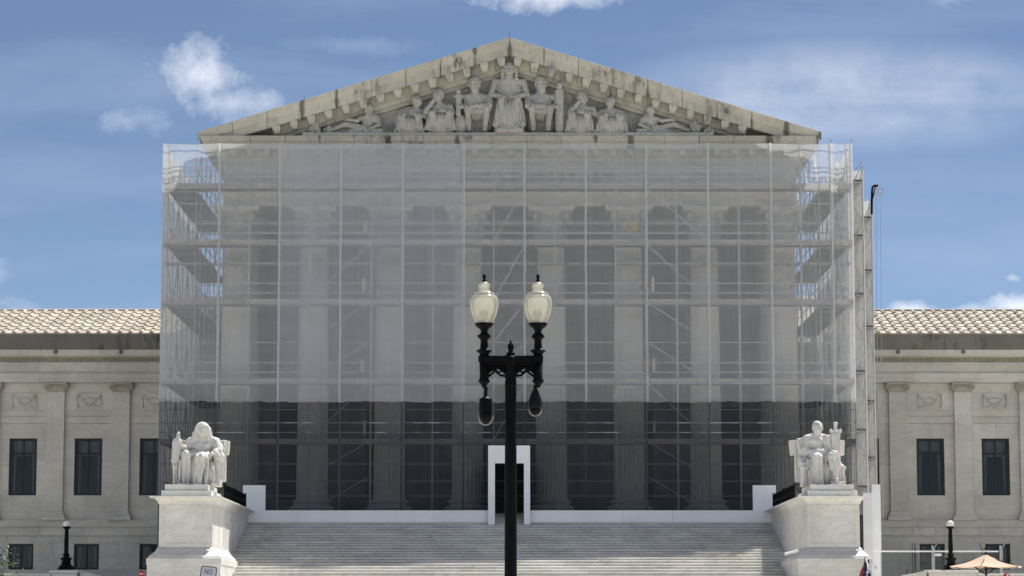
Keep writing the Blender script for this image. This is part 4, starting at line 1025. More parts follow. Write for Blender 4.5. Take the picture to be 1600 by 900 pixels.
# ------------------------------------------------------------------ pedestals and railings
PZ = 7.05; PY0, PY1 = -17.6, -2.2
def pedestal(s, label):
    xa, xb = SW, SW+2.28; x0, x1 = (xa, xb) if s > 0 else (-xb, -xa)
    root = thing('statue_pedestal', ((x0+x1)/2, PY0, 1.0), label, 'pedestal', 'statue pedestals beside the steps')
    zm = Z(868, PY0)
    b = MB().sweep_rect([(.50, 1.0), (.50, 2.6), (.44, 2.65), (.44, zm-.42), (.47, zm-.40), (.47, zm-.13), (.42, zm-.10)], x0, x1, PY0, PY1); bevel(b.obj('base', 'pedestal', root), .015)
    b = MB().sweep_rect([(.40, zm-.098), (.36, zm-.02), (.20, zm+.12), (.10, zm+.22), (.09, zm+.27), (.05, zm+.30), (.03, zm+.36)], x0, x1, PY0, PY1); b.obj('base_moulding', 'pedestal', root, True)
    zc = Z(788, PY0)
    d = MB().box(x0, x1, PY0, PY1, zm+.362, zc).obj('die', 'pedestal', root); bevel(d, .01)
    fr = MB(); fx0, fx1, fz0, fz1 = x0+.20, x1-.20, zm+.52, zc-.12
    fr.box(x0+.004, x1-.004, PY0-.028, PY0-.001, zm+.363, fz0).box(x0+.004, x1-.004, PY0-.028, PY0-.001, fz1, zc-.001).box(x0+.004, fx0, PY0-.028, PY0-.001, fz0, fz1).box(fx1, x1-.004, PY0-.028, PY0-.001, fz0, fz1)
    fr.obj('panel_frame', 'pedestal', root)
    xin = x0 if s > 0 else x1                                           # inner long side: three recessed panels
    for k in range(3):
        ya = PY0+.02+(PY1-PY0)*k/3; yb = ya+(PY1-PY0)/3-.04; q = MB(); u0, u1 = sorted((xin-s*.02, xin-s*.001))
        q.box(u0, u1, ya, yb, zm+.364, fz0).box(u0, u1, ya, yb, fz1, zc-.002).box(u0, u1, ya, ya+.25, fz0, fz1).box(u0, u1, yb-.25, yb, fz0, fz1); q.obj('side_panel_frame', 'pedestal', root)
    c = MB().sweep_rect([(.02, zc+.001), (.05, zc+.05), (.06, zc+.12), (.16, zc+.22), (.22, zc+.30), (.36, zc+.32), (.36, PZ-.09), (.39, PZ-.06), (.40, PZ)], x0, x1, PY0, PY1); bevel(c.obj('cornice', 'pedestal', root), .012)
    for k, (i, za, zb2, ln) in enumerate(((.06, PZ+.002, PZ+.27, 4.2), (.20, PZ+.272, PZ+.52, 3.8))):
        bevel(MB().box(x0+i, x1-i, PY0+.08+i*.6, PY0+ln, za, zb2).obj('plinth', 'pedestal', root), .015)
    # iron railing on the inner edge behind the statue
    rl = thing('iron_railing', (xin+s*.1, PY0+6, PZ), f'black iron railing on the {"left" if s < 0 else "right"} pedestal beside the white hoarding', 'railing', 'black iron railings')
    rx = xin+s*.02; ry0, ry1 = PY0+5.2, PY1-.3; h = .80
    for y in (ry0, (ry0+ry1)/2, ry1): block('post', rx-.03, rx+.03, y-.03, y+.03, PZ, PZ+h+.05, 'iron', rl)
    for z_ in (.06, .40, h-.06): block('rail', rx-.02, rx+.02, ry0+.03, ry1-.03, PZ+z_, PZ+z_+.045, 'iron', rl)
    y = ry0+.14
    while y < ry1: bar('baluster', (rx, y, PZ+.08), (rx, y, PZ+h-.04), .016, 'iron', rl); y += .17
    bx_ = sorted((rx, rx+s*1.0))                                          # return across the cheek with a cross pattern
    block('rail', bx_[0]+.031, bx_[1], ry0-.02, ry0+.02, PZ+h-.06, PZ+h-.015, 'iron', rl)
    for k in range(2):
        a = rx+s*(.04+.45*k); b2 = rx+s*(.04+.45*(k+1)); bar('baluster', (a, ry0, PZ+.1), (b2, ry0, PZ+h-.1), .016, 'iron', rl); bar('baluster', (b2, ry0, PZ+.1), (a, ry0, PZ+h-.1), .016, 'iron', rl)
    return (x0+x1)/2
pedestal(-1, 'white marble pedestal left of the steps under the hooded statue')
pedestal(1, 'white marble pedestal right of the steps under the man with a tablet')

# ------------------------------------------------------------------ the two seated statues
SY = PY0+1.75; SZ = PZ+.52
def statue_left():
    k_ = .0044; S = SDF((-1.45, -1.2, -.01), (1.45, 1.05, 2.98), .021)
    def p(zx, zy, y): return ((zx-480)*k_, y, (690-zy)*k_)
    F = (.024, 30, (1, .25, 0))
    # chair: seat block, back slab with rolled corners, front posts
    S.box((.0, .2, .52), (.86, .62, .52), .03); S.box((.03, .72, 1.15), (1.0, .12, .92), .05); S.box(p(718, 300, .6), (.12, .22, .31), .03, .02, (0, .08, 0))
    for zx in (236, 608): S.cap(p(zx, 520, -.52), p(zx, 690, -.52), .085, .10, .03); S.ell(p(zx, 500, -.52), (.13, .13, .12), .02); S.ell(p(zx, 668, -.54), (.12, .15, .1), .02)
    # torso, cloak and shoulders
    S.ell(p(482, 320, .22), (.50, .36, .52), .1, fold=(.02, 20, (.3, 0, 1))); S.ell(p(485, 235, .26), (.68, .30, .24), .12)
    for s in (-1, 1): S.ell(p(482+s*52, 290, -.02), (.19, .19, .17), .08)
    for i in range(4): S.cap(p(400+20*i, 330+14*i, -.12), p(560, 350+16*i, -.16), .035, None, .03)
    S.cap(p(485, 230, .2), p(485, 170, .1), .17, .15, .06)
    head(S, p(486, 132, .0), .275, False, False, -.05, True, .12)
    for s in (-1, 1): S.cap(p(486+s*62, 120, .1), p(486+s*72, 205, .12), .10, .17, .05, fold=F)
    # right arm (viewer's left) down to the pillar and the little figure
    S.cap(p(362, 248, .2), p(326, 330, .0), .20, .17, .1); S.cap(p(322, 335, .0), p(300, 300, -.35), .14, .10, .05); hand(S, p(300, 305, -.35), p(262, 260, -.42), .09, 1)
    S.box(p(243, 340, -.30), (.19, .20, .42), .04); S.cap(p(243, 400, -.3), p(243, 690, -.3), .19, .17, .05, fold=F); S.box(p(243, 440, -.3), (.22, .22, .05), .02)
    S.cap(p(252, 245, -.36), p(257, 200, -.36), .15, .10, .05, fold=F); S.ell(p(259, 172, -.37), (.075, .085, .10), .03); S.cap(p(222, 238, -.36), p(286, 236, -.36), .07, None, .05)
    # left arm resting on the chair arm, heavy sleeve
    S.cap(p(615, 248, .2), p(662, 330, .0), .22, .20, .1); S.cap(p(668, 335, .0), p(618, 362, -.42), .19, .13, .06); hand(S, p(618, 362, -.42), p(590, 385, -.62), .10, 1)
    S.ell(p(655, 400, -.12), (.27, .34, .24), .08); S.ell(p(640, 470, -.1), (.22, .3, .4), .08)
    for i in range(6): S.cap(p(612+19*i, 380, -.36+.05*i), p(625+15*i, 470+45*(i % 3)+12*i, -.30+.06*i), .062, .05, .03)
    S.cap(p(690, 480, .0), p(672, 600, .05), .10, .07, .04)
    # lap and legs under the robe
    S.ell(p(455, 385, -.2), (.62, .48, .2), .1, fold=(.02, 22, (.8, .5, .3)))
    kl, kr = p(350, 392, -.68), p(492, 420, -.74)
    S.cap(p(410, 400, .1), kl, .24, .22, .1, fold=F); S.cap(p(540, 410, .1), kr, .25, .23, .1, fold=F)
    S.cap(kl, p(337, 640, -.74), .235, .20, .06, fold=F); S.cap(kr, p(468, 665, -.80), .245, .23, .06, fold=F)
    for zx in np.linspace(290, 570, 17):
        r = random.Random(int(zx)); S.cap(p(zx, 440+r.uniform(-20, 30), -.80-.0*zx), p(zx+r.uniform(-8, 12), 672, -.84), .030, .045, .03) if (r.random() < .62) else None
    for zx in np.linspace(395, 430, 3): S.cap(p(zx, 430, -.55), p(zx+4, 680, -.6), .06, .08, .03)
    for i in range(5): S.cap(p(530+14*i, 440+22*i, -.55), p(545+15*i, 685, -.52+.02*i), .05, .07, .03)
    for i in range(4): S.cap(p(295-8*i, 470, -.45), p(270-2*i, 685, -.42), .05, .06, .03)
    S.box(p(332, 672, -.78), (.30, .26, .065), .02); S.ell(p(338, 640, -.95), (.12, .22, .085), .03); S.ell(p(462, 678, -1.0), (.13, .2, .08), .03)
    S.ell(p(415, 560, -.5), (.42, .3, .58), .1); S.ell(p(540, 560, -.42), (.22, .3, .56), .1)
    S.drape((-.95, -1.2, .12), (.42, -.25, 1.25), .068, 26, (1, .3, .05), .14, 1); S.drape((.42, -1.0, .35), (1.1, .3, 1.55), .04, 24, (.9, .5, .15), .14, 2)
    S.drape((-.55, -.5, 1.45), (.55, .2, 1.95), .018, 20, (.35, .1, 1), .14, 3); S.drape((-.9, -.5, 1.55), (-.45, .4, 2.1), .03, 22, (.9, .4, .4), .1, 4); S.drape((.5, -.4, 1.5), (.95, .4, 2.1), .03, 22, (.9, .4, -.4), .1, 5)
    S.cap(p(440, 350, -.25), p(560, 400, -.3), .06, None, .05); S.cap(p(440, 372, -.35), p(575, 420, -.35), .05, None, .05)
    return S.mesh('seated_statue', 'statue')
def statue_right():
    k_ = .0044; S = SDF((-1.45, -1.2, -.01), (1.45, 1.05, 3.0), .021)
    def p(zx, zy, y): return ((zx-525)*k_, y, (712-zy)*k_)
    F = (.022, 30, (1, .25, 0))
    S.box((0, .2, .52), (.82, .62, .52), .03); S.box((-.04, .72, 1.15), (1.02, .12, .92), .05)
    for zx in (262, 752): S.box(p(zx, 320, .58), (.13, .20, .33), .03, .02, (0, -.1 if zx < 500 else .03, 0))
    for zx in (345, 735): S.cap(p(zx, 560, -.5), p(zx, 712, -.5), .10, .12, .03, fold=F); S.ell(p(zx, 535, -.5), (.15, .15, .13), .03); S.ell(p(zx, 560, -.5), (.12, .13, .1), .03)
    # bare torso
    S.ell(p(498, 300, .24), (.42, .30, .55), .1); S.ell(p(498, 225, .26), (.56, .26, .20), .1)
    for s in (-1, 1): S.ell(p(498+s*38, 262, .0), (.19, .12, .14), .06)
    for i in range(2): S.ell(p(498, 330+18*i, -.06), (.2, .06, .05), .05)
    S.cap(p(500, 220, .2), p(502, 165, .1), .155, .145, .06)
    head(S, p(503, 130, .03), .285, False, True, .05, False, .05)
    # right arm (viewer's left) with the forearm across the lap
    S.cap(p(400, 235, .22), p(388, 340, .02), .18, .15, .07); S.cap(p(388, 372, .0), p(535, 368, -.48), .155, .10, .05); hand(S, p(535, 368, -.48), p(590, 362, -.5), .10, 1); S.ell(p(388, 355, .02), (.16, .16, .2), .06)
    # left arm behind the tablet, hand on its edge
    S.cap(p(600, 235, .22), p(628, 340, .05), .18, .15, .07); S.cap(p(628, 345, .05), p(640, 385, -.35), .14, .10, .05); hand(S, p(630, 385, -.38), p(590, 380, -.52), .09, 1)
    # cloak: over the right shoulder hanging beside, and over the left shoulder
    for i in range(7): S.cap(p(312+13*i, 250-4*i, .3), p(322+9*i, 470-10*(i % 3), .05-.02*i), .075, .06, .03)
    for i in range(4): S.cap(p(568+12*i, 205+4*i, .08), p(574+10*i, 345, -.1), .06, .06, .03)
    S.ell(p(350, 470, .05), (.2, .3, .3), .08, fold=F)
    # tablet with the sheathed sword in front
    S.box(p(663, 300, -.22), (.25, .09, .48), .02); S.box(p(663, 300, -.33), (.14, .05, .44), .02)
    S.cap(p(675, 190, -.25), p(675, 100, -.25), .085, .075, .02); S.ell(p(675, 92, -.25), (.10, .10, .085), .03)
    S.cap(p(628, 170, -.25), p(722, 170, -.25), .065, None, .03); S.ell(p(630, 160, -.25), (.07, .08, .08), .03); S.ell(p(722, 160, -.25), (.07, .08, .08), .03); S.ell(p(675, 195, -.25), (.22, .12, .07), .03)
    # lap, knees, robe
    S.ell(p(555, 420, -.15), (.60, .46, .2), .1, fold=(.02, 22, (.8, .5, .3)))
    kl, kr = p(478, 440, -.66), p(640, 420, -.70); S.ell(p(565, 590, -.42), (.52, .28, .55), .1); S.ell(p(440, 600, -.38), (.24, .26, .52), .1); S.ell(p(700, 600, -.38), (.2, .26, .5), .1)
    S.cap(p(490, 430, .1), kl, .23, .21, .1, fold=F); S.cap(p(620, 415, .1), kr, .24, .215, .1, fold=F)
    S.cap(kl, p(498, 680, -.76), .235, .19, .12); S.cap(kr, p(652, 640, -.80), .24, .18, .12)
    for i in range(6): S.cap(p(395+10*i, 450+6*i, -.36), p(398+13*i, 690, -.42-.03*i), .065, .075, .03)
    for i in range(6): S.cap(p(535+14*i, 480+8*abs(i-3), -.46), p(540+14*i, 690, -.5), .055, .07, .03)
    for i in range(5): S.cap(p(505+6*i, 425+22*i, -.62+.03*i), p(630-10*i, 425+22*i, -.62+.03*i), .04, None, .03)
    for i in range(4): S.cap(p(690+11*i, 450+20*i, -.40), p(700+12*i, 690, -.38), .055, .07, .03)
    S.ell(p(505, 700, -.98), (.125, .23, .08), .03); S.box(p(663, 694, -.85), (.26, .28, .08), .02); S.ell(p(660, 662, -1.0), (.12, .2, .085), .03)
    S.cap(p(655, 640, -.80), p(660, 665, -.95), .13, .09, .04)
    S.drape((-.6, -1.2, .14), (1.0, -.15, 1.2), .072, 26, (1, .3, .12), .14, 7); S.drape((-1.0, -.3, .9), (-.62, .6, 2.05), .04, 26, (.9, .4, .05), .12, 8); S.drape((.14, -.3, 1.6), (.5, .4, 2.25), .03, 30, (1, .3, .1), .1, 9)
    S.drape((-.1, -.9, 1.15), (.75, -.2, 1.45), .025, 22, (.7, .6, .5), .1, 10)
    return S.mesh('seated_statue', 'statue')
put('seated_statue', statue_left(), None, Matrix.Translation((X(314.5, SY, 710), SY, SZ)), label='white marble statue of a hooded woman seated holding a small figure', cat='statue', group='seated marble statues')
put('seated_statue', statue_right(), None, Matrix.Translation((X(1281.5, SY, 710), SY, SZ)), label='white marble statue of a seated bare-chested man with a tablet and sword', cat='statue', group='seated marble statues')

# ------------------------------------------------------------------ twin-globe street lamp in front
LY = -100.0; q_ = .00825/3.3333
def lp(zx, zy): return P(690+zx/3.3333, 410+zy/3.3333, LY)
px_ = lp(360, 600).x
def lz(zy): return lp(360, zy).z
def lath(mb, axis_x, pts, n=20): return mb.lathe([(w_*q_/2, lz(zy)) for zy, w_ in pts], n, (axis_x, LY, 0))
lamp = thing('street_lamp', (px_, LY, .14), 'black twin-arm street lamp with two cream globes in front of the steps', 'lamp')
def fl(k, z): return 1.0 if k % 3 else .93
mm = MB().lathe([(.20, .14), (.20, .5), (.15, .62), (.13, .9), (.086, 1.0), (.083, 1.6), (.075, lz(640))], 36, (px_, LY, 0), True, fl); mm.obj('pole', 'iron', lamp, False)
mm = MB(); lath(mm, px_, [(652, 60), (640, 66), (632, 62), (600, 58), (590, 62), (560, 60), (530, 64), (522, 70), (488, 72)]); mm.obj('pole_head', 'iron', lamp, True)
mm = MB(); lath(mm, px_, [(487, 44), (478, 48), (470, 40), (462, 22), (452, 30), (440, 36), (428, 30), (420, 14), (410, 10), (403, 3)], 16); mm.obj('finial', 'iron', lamp, True)
xl, xr = lp(222, 400).x, lp(502, 400).x
zc0, zc1 = lz(520), lz(487)
bevel(MB().box(lp(192, 500).x, lp(528, 500).x, LY-.075, LY+.075, zc0, zc1).box(lp(198, 500).x, lp(522, 500).x, LY-.055, LY+.055, zc0-.03, zc0-.001).obj('crossarm', 'iron', lamp), .008)
for s, ax in ((-1, xl), (1, xr)):
    mm = MB(); lath(mm, ax, [(486, 46), (476, 50), (468, 70), (460, 88), (456, 66), (450, 44), (405, 38), (396, 56), (384, 76), (374, 50), (362, 34), (348, 46), (338, 78), (328, 94), (318, 102)])
    c = mm.obj('lamp_stem', 'iron', lamp, True)
    mm = MB(); lath(mm, ax, [(521, 50), (600, 46), (612, 56), (622, 64), (628, 48), (640, 30), (652, 22)], 16); mm.obj('drop_post', 'iron', lamp, True)
    mm = MB(); lath(mm, ax, [(317, 90), (300, 106), (270, 132), (240, 147), (218, 152), (196, 148), (182, 138), (172, 118), (168, 104)], 32)
    mm.f = mm.f[:-2]; g = mm.obj('globe', 'globe', lamp, True)
    mm = MB(); lath(mm, ax, [(176, 112), (166, 116), (160, 108), (154, 76), (147, 60), (140, 54), (132, 60), (124, 66), (114, 58), (104, 34), (100, 20)], 24); mm.obj('globe_cap', 'globe', g, True)
    mm = MB(); lath(mm, ax, [(103, 26), (97, 28), (90, 12), (80, 17), (68, 18), (60, 6)], 12); mm.obj('globe_finial', 'iron', g, True)
    mm = MB(); lath(mm, ax, [(316, 60), (258, 58), (250, 30)], 14); mm.obj('ballast', 'steel', g, True)
    # pierced scroll bracket between pole and drop post
    mm = MB(); x0 = px_+s*26*q_; x1 = ax-s*20*q_
    for cxk, czk, r0 in ((.38, 555, 26), (.72, 550, 20)):
        cx_ = x0+(x1-x0)*cxk; pts = []
        for i in range(20): t = i/19; a = 3.4*math.pi*t; r_ = r0*q_*(1-.75*t); pts.append((cx_+s*r_*math.cos(a), LY, lz(czk)+r_*math.sin(a)))
        mm.tube(pts, .012, 6)
    mm.tube([(x0, LY, lz(592)), (x0+(x1-x0)*.3, LY, lz(588)), (x0+(x1-x0)*.6, LY, lz(566)), (x1, LY, lz(596))], .017, 6)
    mm.tube([(x0, LY, lz(530)), (x1, LY, lz(530))], .02, 6)
    mm.tube([(x0, LY, lz(575)), (x0+(x1-x0)*.5, LY, lz(545)), (x1, LY, lz(572))], .02, 6)
    mm.obj('scroll_bracket', 'iron', lamp, True)
    wp = [(x0, lz(522)), (x1, lz(522)), (x1, lz(592))]+[(x1+(x0-x1)*t, lz(592-46*math.sin(math.pi*t)**.8)) for t in np.linspace(.08, .9, 9)]+[(x0, lz(598))]
    MB().prism(wp, LY-.008, LY+.008).obj('bracket_web', 'iron', lamp)
def camera_unit(ax, kind, label):
    c = thing('dome_camera', (ax, LY, lz(660)), label, 'camera', 'dome cameras under the street lamp')
    mm = MB()
    if kind == 0:
        lath(mm, ax, [(650, 20), (658, 26), (660, 18), (695, 20), (704, 34), (708, 62), (714, 68), (768, 72), (778, 74), (782, 70)], 24); mm.obj('housing', 'iron', c, True)
        mm = MB(); lath(mm, ax, [(781, 68), (800, 72), (818, 66), (832, 48), (842, 26), (846, 6)], 24); mm.obj('dome', 'dome', c, True)
        mm = MB().tube([(ax+72*q_/2*math.cos(a)*1.04, LY, lz(802)-abs(math.sin(a))*46*q_) for a in np.linspace(0, math.pi, 17)], .004, 5); mm.obj('dome_rim', 'plasticw', c, True)
    else:
        lath(mm, ax, [(640, 22), (652, 20), (664, 24), (670, 34), (690, 50), (715, 68), (738, 76), (755, 74), (762, 66)], 24); mm.obj('housing', 'cgrey', c, True)
        mm = MB(); lath(mm, ax, [(760, 62), (776, 60), (788, 46), (797, 24), (800, 5)], 24); mm.obj('dome', 'dome', c, True)
        mm = MB().tube([(ax+66*q_/2*math.cos(a), LY, lz(768)-abs(math.sin(a))*32*q_) for a in np.linspace(0, math.pi, 17)], .004, 5); mm.obj('dome_rim', 'plasticw', c, True)
camera_unit(lp(230, 700).x, 0, 'black cylindrical dome camera hanging below the left globe of the street lamp')
camera_unit(lp(488, 700).x, 1, 'dark egg-shaped dome camera hanging below the right globe of the street lamp')

# ------------------------------------------------------------------ terrace parapets and lamps
def terrace_lamp(px, label, wall_label, lit):
    y = 1.4; bx_, bz = X(px, y, 890), Z(891, y); s = -1 if px < 800 else 1
    wl = thing('terrace_parapet', (bx_, y, TERR), wall_label, 'wall', 'terrace parapets')
    hwp = .66 if s < 0 else 1.2
    bevel(MB().box(bx_-hwp, bx_+hwp, y-.6, y+.6, TERR-1.5, bz-.16).box(bx_-hwp-.06, bx_+hwp+.06, y-.66, y+.66, bz-.158, bz).obj('pier', 'pedestal', wl), .02)
    zl_ = Z(896.5, y)
    if s < 0:
        bevel(MB().box(-45, bx_-hwp-.07, y-.35, y+.35, TERR-1.5, zl_-.1).box(-45, bx_-hwp-.07, y-.4, y+.4, zl_-.099, zl_).obj('wall', 'pedestal', wl), .02)
        MB().prism([(bx_+hwp+.07, TERR-1), (bx_+hwp+.07, bz-.02), (bx_+hwp+1.4, bz-.34), (bx_+hwp+1.4, TERR-1)], y-.35, y+.35).obj('sloping_coping', 'pedestal', wl)
    else:
        MB().prism([(bx_-hwp-.07, TERR-1), (bx_-hwp-.07, bz-.05), (bx_-hwp-1.3, bz-.28), (bx_-hwp-1.3, TERR-1)], y-.35, y+.35).obj('sloping_coping', 'pedestal', wl)
        bevel(MB().box(bx_+hwp+.07, 45, y-.35, y+.35, TERR-1.5, zl_-.1).box(bx_+hwp+.07, 45, y-.4, y+.4, zl_-.099, zl_).obj('wall', 'pedestal', wl), .02)
    H = Z(815, y)-bz; k = H/2.42
    t = thing('terrace_lamp', (bx_, y, bz), label, 'lamp', 'globe lamps on the terrace')
    mm = MB().lathe([(r*k, z*k) for r, z in ((.46, 0), (.47, .06), (.40, .10), (.36, .2), (.27, .26), (.24, .32))], 8, (bx_, y, bz)); mm.obj('foot', 'iron', t)
    mm = MB().lathe([(r*k, z*k) for r, z in ((.235, .32), (.22, .5), (.25, .56), (.21, .6), (.14, .66), (.16, .74), (.19, .78), (.12, .84))], 16, (bx_, y, bz))
    for q in range(8): a = q*math.pi/4; mm.lathe([(.02, -.06), (.06, 0), (.02, .06)], 6, (bx_+.235*k*math.cos(a), y+.235*k*math.sin(a), bz+.57*k))
    mm.obj('vase', 'iron', t, True)
    MB().lathe([(r*k, z*k) for r, z in ((.115, .84), (.12, 1.2), (.095, 2.0), (.10, 2.04), (.2, 2.1), (.22, 2.14), (.13, 2.18), (.11, 2.2))], 14, (bx_, y, bz), mod=lambda q, z: 1 if q % 2 else .94).obj('shaft', 'iron', t)
    mm = MB(); 
    mm.lathe([(.19*k*math.sin(a), (2.30-.17*math.cos(a))*k) for a in np.linspace(.35, math.pi-.02, 14)], 20, (bx_, y, bz)); mm.obj('globe', 'plasticw', t, True)
terrace_lamp(103, 'small black globe lamp on the shaded left terrace parapet', 'shaded stone parapet with a pier under the left terrace lamp', 0)
terrace_lamp(1486, 'small black globe lamp on the right terrace pier behind the parasol', 'sunlit stone parapet with a pier under the right terrace lamp', 1)

# ------------------------------------------------------------------ temporary fence on the right terrace
FY = 5.0
fe = thing('security_fence', (X(1465, FY, 880), FY, TERR), 'temporary fence with a white top rail and forked posts on the right terrace', 'fence')
bar('top_rail', P(1365, 861.5, FY), P(1560, 861.5, FY), .045, 'plasticw', fe)
for q in (1457, 1563):
    bar('post', (X(q, FY, 870), FY, TERR), P(q, 852, FY), .05, 'steel', fe); bar('forked_arm', P(q+2, 857, FY), P(q+7, 850, FY), .022, 'steel', fe); bar('post', (X(q+2.6, FY, 870), FY+.05, TERR), P(q+2.6, 857, FY), .035, 'steel', fe)
for q, t in ((1425.5, 849), (1429, 850), (1431, 854), (1417, 889)): bar('rod', (X(q, FY, 870), FY+.2, TERR), P(q, t, FY), .018, 'iron', fe)
bar('forked_arm', P(1535, 861, FY), P(1531, 850, FY), .02, 'iron', fe); bar('forked_arm', P(1536, 861, FY), P(1543, 850, FY), .02, 'iron', fe); bar('rod', (X(1535, FY, 870), FY, TERR), P(1535, 861, FY), .02, 'iron', fe)
block('notice', X(1460, FY, 867), X(1471, FY, 867), FY-.07, FY-.06, Z(869, FY), Z(865, FY), 'plasticw', fe)
M['fencenet'] = netting('grey_fence_fabric', (.10, .115, .12), .42, .1, .3)
sheet('fence_fabric', X(1376, FY, 880), X(1561, FY, 880), TERR, Z(862.5, FY), 'fencenet', None, None, y=FY+.08, seed=77, seam=False).parent = fe
for o in list(bpy.data.objects):
    if o.name.startswith('fence_fabric'):
        o.matrix_parent_inverse = WM[fe.name].inverted()
        if 'category' in o: del o['category']

# ------------------------------------------------------------------ parasol and the person under it
UY = -55.0; ua = P(1540, 866, UY); hwx = 1540-1483
um = thing('parasol', (ua.x, UY, 1.0), 'beige canvas parasol standing open on the plaza at right', 'parasol')
ur = X(1600, UY, 884)-ua.x; uz = Z(885, UY)
mm = MB(); n = 6; mm.v.append((ua.x, UY, ua.z))
rim = []
for k in range(n):
    a = 2*math.pi*k/n+.22; rim.append((ua.x+ur*1.02*math.cos(a), UY+ur*math.sin(a)))
for j in range(1, 6):
    for k in range(n):
        for q in range(4):
            t = q/4; r = j/5; x = (rim[k][0]*(1-t)+rim[(k+1) % n][0]*t-ua.x)*r+ua.x; y = (rim[k][1]*(1-t)+rim[(k+1) % n][1]*t-UY)*r+UY
            mm.v.append((x, y, ua.z+(uz-ua.z)*r-.05*math.sin(t*math.pi)*r*r-.05*math.sin(r*math.pi)))
w4 = n*4
for k in range(w4): mm.f.append((0, 1+k, 1+(k+1) % w4))
for j in range(4):
    for k in range(w4): mm.f.append((1+j*w4+k, 1+(j+1)*w4+k, 1+(j+1)*w4+(k+1) % w4, 1+j*w4+(k+1) % w4))
cn = mm.obj('canopy', 'canvas', um)
mm = MB(); 
for k in range(n): mm.tube([(ua.x, UY, ua.z-.06), (rim[k][0], rim[k][1], uz-.03)], .012, 5)
mm2 = mm
for k in range(n): bar('rib', (ua.x, UY, ua.z-.06), (rim[k][0], rim[k][1], uz-.02), .012, 'iron', um); bar('strut', (ua.x, UY, uz-.25), (ua.x+(rim[k][0]-ua.x)*.5, UY+(rim[k][1]-UY)*.5, (ua.z+uz)/2-.06), .01, 'iron', um)
bar('pole', (ua.x, UY, 1.02), (ua.x, UY, ua.z+.03), .024, 'iron', um); MB().lathe([(.03, 0), (.03, .05), (.0, .09)], 8, (ua.x, UY, ua.z)).obj('finial', 'iron', um)
MB().lathe([(.3, 0), (.3, .08), (.06, .12)], 16, (ua.x, UY, 1.0)).obj('base', 'iron', um)
# person: only the cap shows above the lower edge of the picture
pz_ = Z(894.5, UY+1); pp = X(1573, UY+1, 895)
H = pz_-1.0; S = SDF((-.45, -.35, -.01), (.45, .35, H+.05), .03); g = H/1.82
S.cap((0, .02, 1.02*g), (0, .02, 1.38*g), .15*g, .17*g, .06); S.cap((-.17*g, .02, 1.42*g), (.17*g, .02, 1.42*g), .09*g, None, .05); S.cap((0, .02, 1.42*g), (0, 0, 1.58*g), .055*g, None, .03)
S.ell((0, .0, 1.68*g), (.078*g, .095*g, .115*g), .02); S.cap((0, -.09*g, 1.68*g), (0, -.11*g, 1.65*g), .012, .018, .01)
for s in (-1, 1):
    S.cap((s*.09*g, .02, .95*g), (s*.10*g, 0, .5*g), .095*g, .065*g, .05); S.cap((s*.10*g, 0, .5*g), (s*.11*g, .03, .08*g), .062*g, .042*g, .03); S.cap((s*.11*g, .05, .045), (s*.12*g, -.13, .04), .045, .04, .03)
    S.cap((s*.21*g, .02, 1.40*g), (s*.27*g, .03, 1.12*g), .055*g, .045*g, .03); S.cap((s*.27*g, .03, 1.12*g), (s*.27*g, -.06, .88*g), .042*g, .032*g, .02)
    hand(S, (s*.27*g, -.06, .88*g), (s*.27*g, -.1, .72*g), .035, -s)
per = put('person', S.mesh('person', 'cloth'), None, Matrix.Translation((pp, UY+1, 1.0)), label='person in dark clothes and red cap under the beige parasol', cat='person')
MB().lathe([(.0, 1.80*g), (.06*g, 1.79*g), (.095*g, 1.74*g), (.10*g, 1.70*g), (.085*g, 1.70*g)], 14, (pp, UY+1, 1.0)).obj('cap', 'red', per, True)
block('cap_badge', pp-.03, pp+.03, UY+1-.103*g, UY+1-.09*g, 1.0+1.73*g, 1.0+1.77*g, 'wcloth', per)

# ------------------------------------------------------------------ furled flag, signs
GY = -75.0; ft = P(1352, 871, GY)
fg = thing('furled_flag', (ft.x, GY, 1.0), 'furled red white and navy flag on a dark pole by the right pedestal', 'flag')
bar('pole', (X(1357, GY, 890), GY, 1.0), P(1356, 878, GY), .014, 'iron', fg); MB().lathe([(.005, -.05), (.03, -.02), (.03, .02), (.005, .05)], 8, tuple(P(1356, 877, GY))).obj('finial', 'iron', fg, True)
bar('pole', (X(1353, GY, 890)+.05, GY+.02, 1.0), tuple(ft), .014, 'iron', fg)
for k, (o0, o1, wd, mt) in enumerate(((-.0, -.11, .05, 'red'), (.03, .02, .055, 'wcloth'), (-.01, -.05, .05, 'navy'), (.05, .09, .045, 'navy'), (-.02, -.02, .05, 'red'), (.0, -.13, .035, 'navy'), (.03, .05, .03, 'wcloth'))):
    pts = []; rs = []
    for i in range(9):
        t = i/8; pts.append((ft.x+1.5*o0*t+1.5*o1*t*t-.03*t+.012*math.sin(9*t+k), GY-.03-.01*k+.02*math.sin(7*t+k*2), ft.z-.02-t*(.75+.05*k))); rs.append(.012+wd*1.25*min(1, t*2.4+.1))
    if k in (2, 4): pts = pts[3:]; rs = rs[3:]; rs[0] = .01
    MB().tube(pts, rs, 8).obj('cloth_fold', mt, fg, True)
NY = -88.0; sg = thing('parking_sign', (X(327, NY, 890), NY, .14), 'white parking sign reading NO in front of the left pedestal', 'sign')
bar('post', (X(328, NY, 890), NY+.03, .14), (X(328, NY, 890), NY+.03, Z(885, NY)), .025, 'steel', sg)
c0 = P(327.2, 885, NY); W_, H_ = (339-315)*(135-88+88-135+47)/FPX, .46
W_ = 24.5*47/FPX; r_ = .035
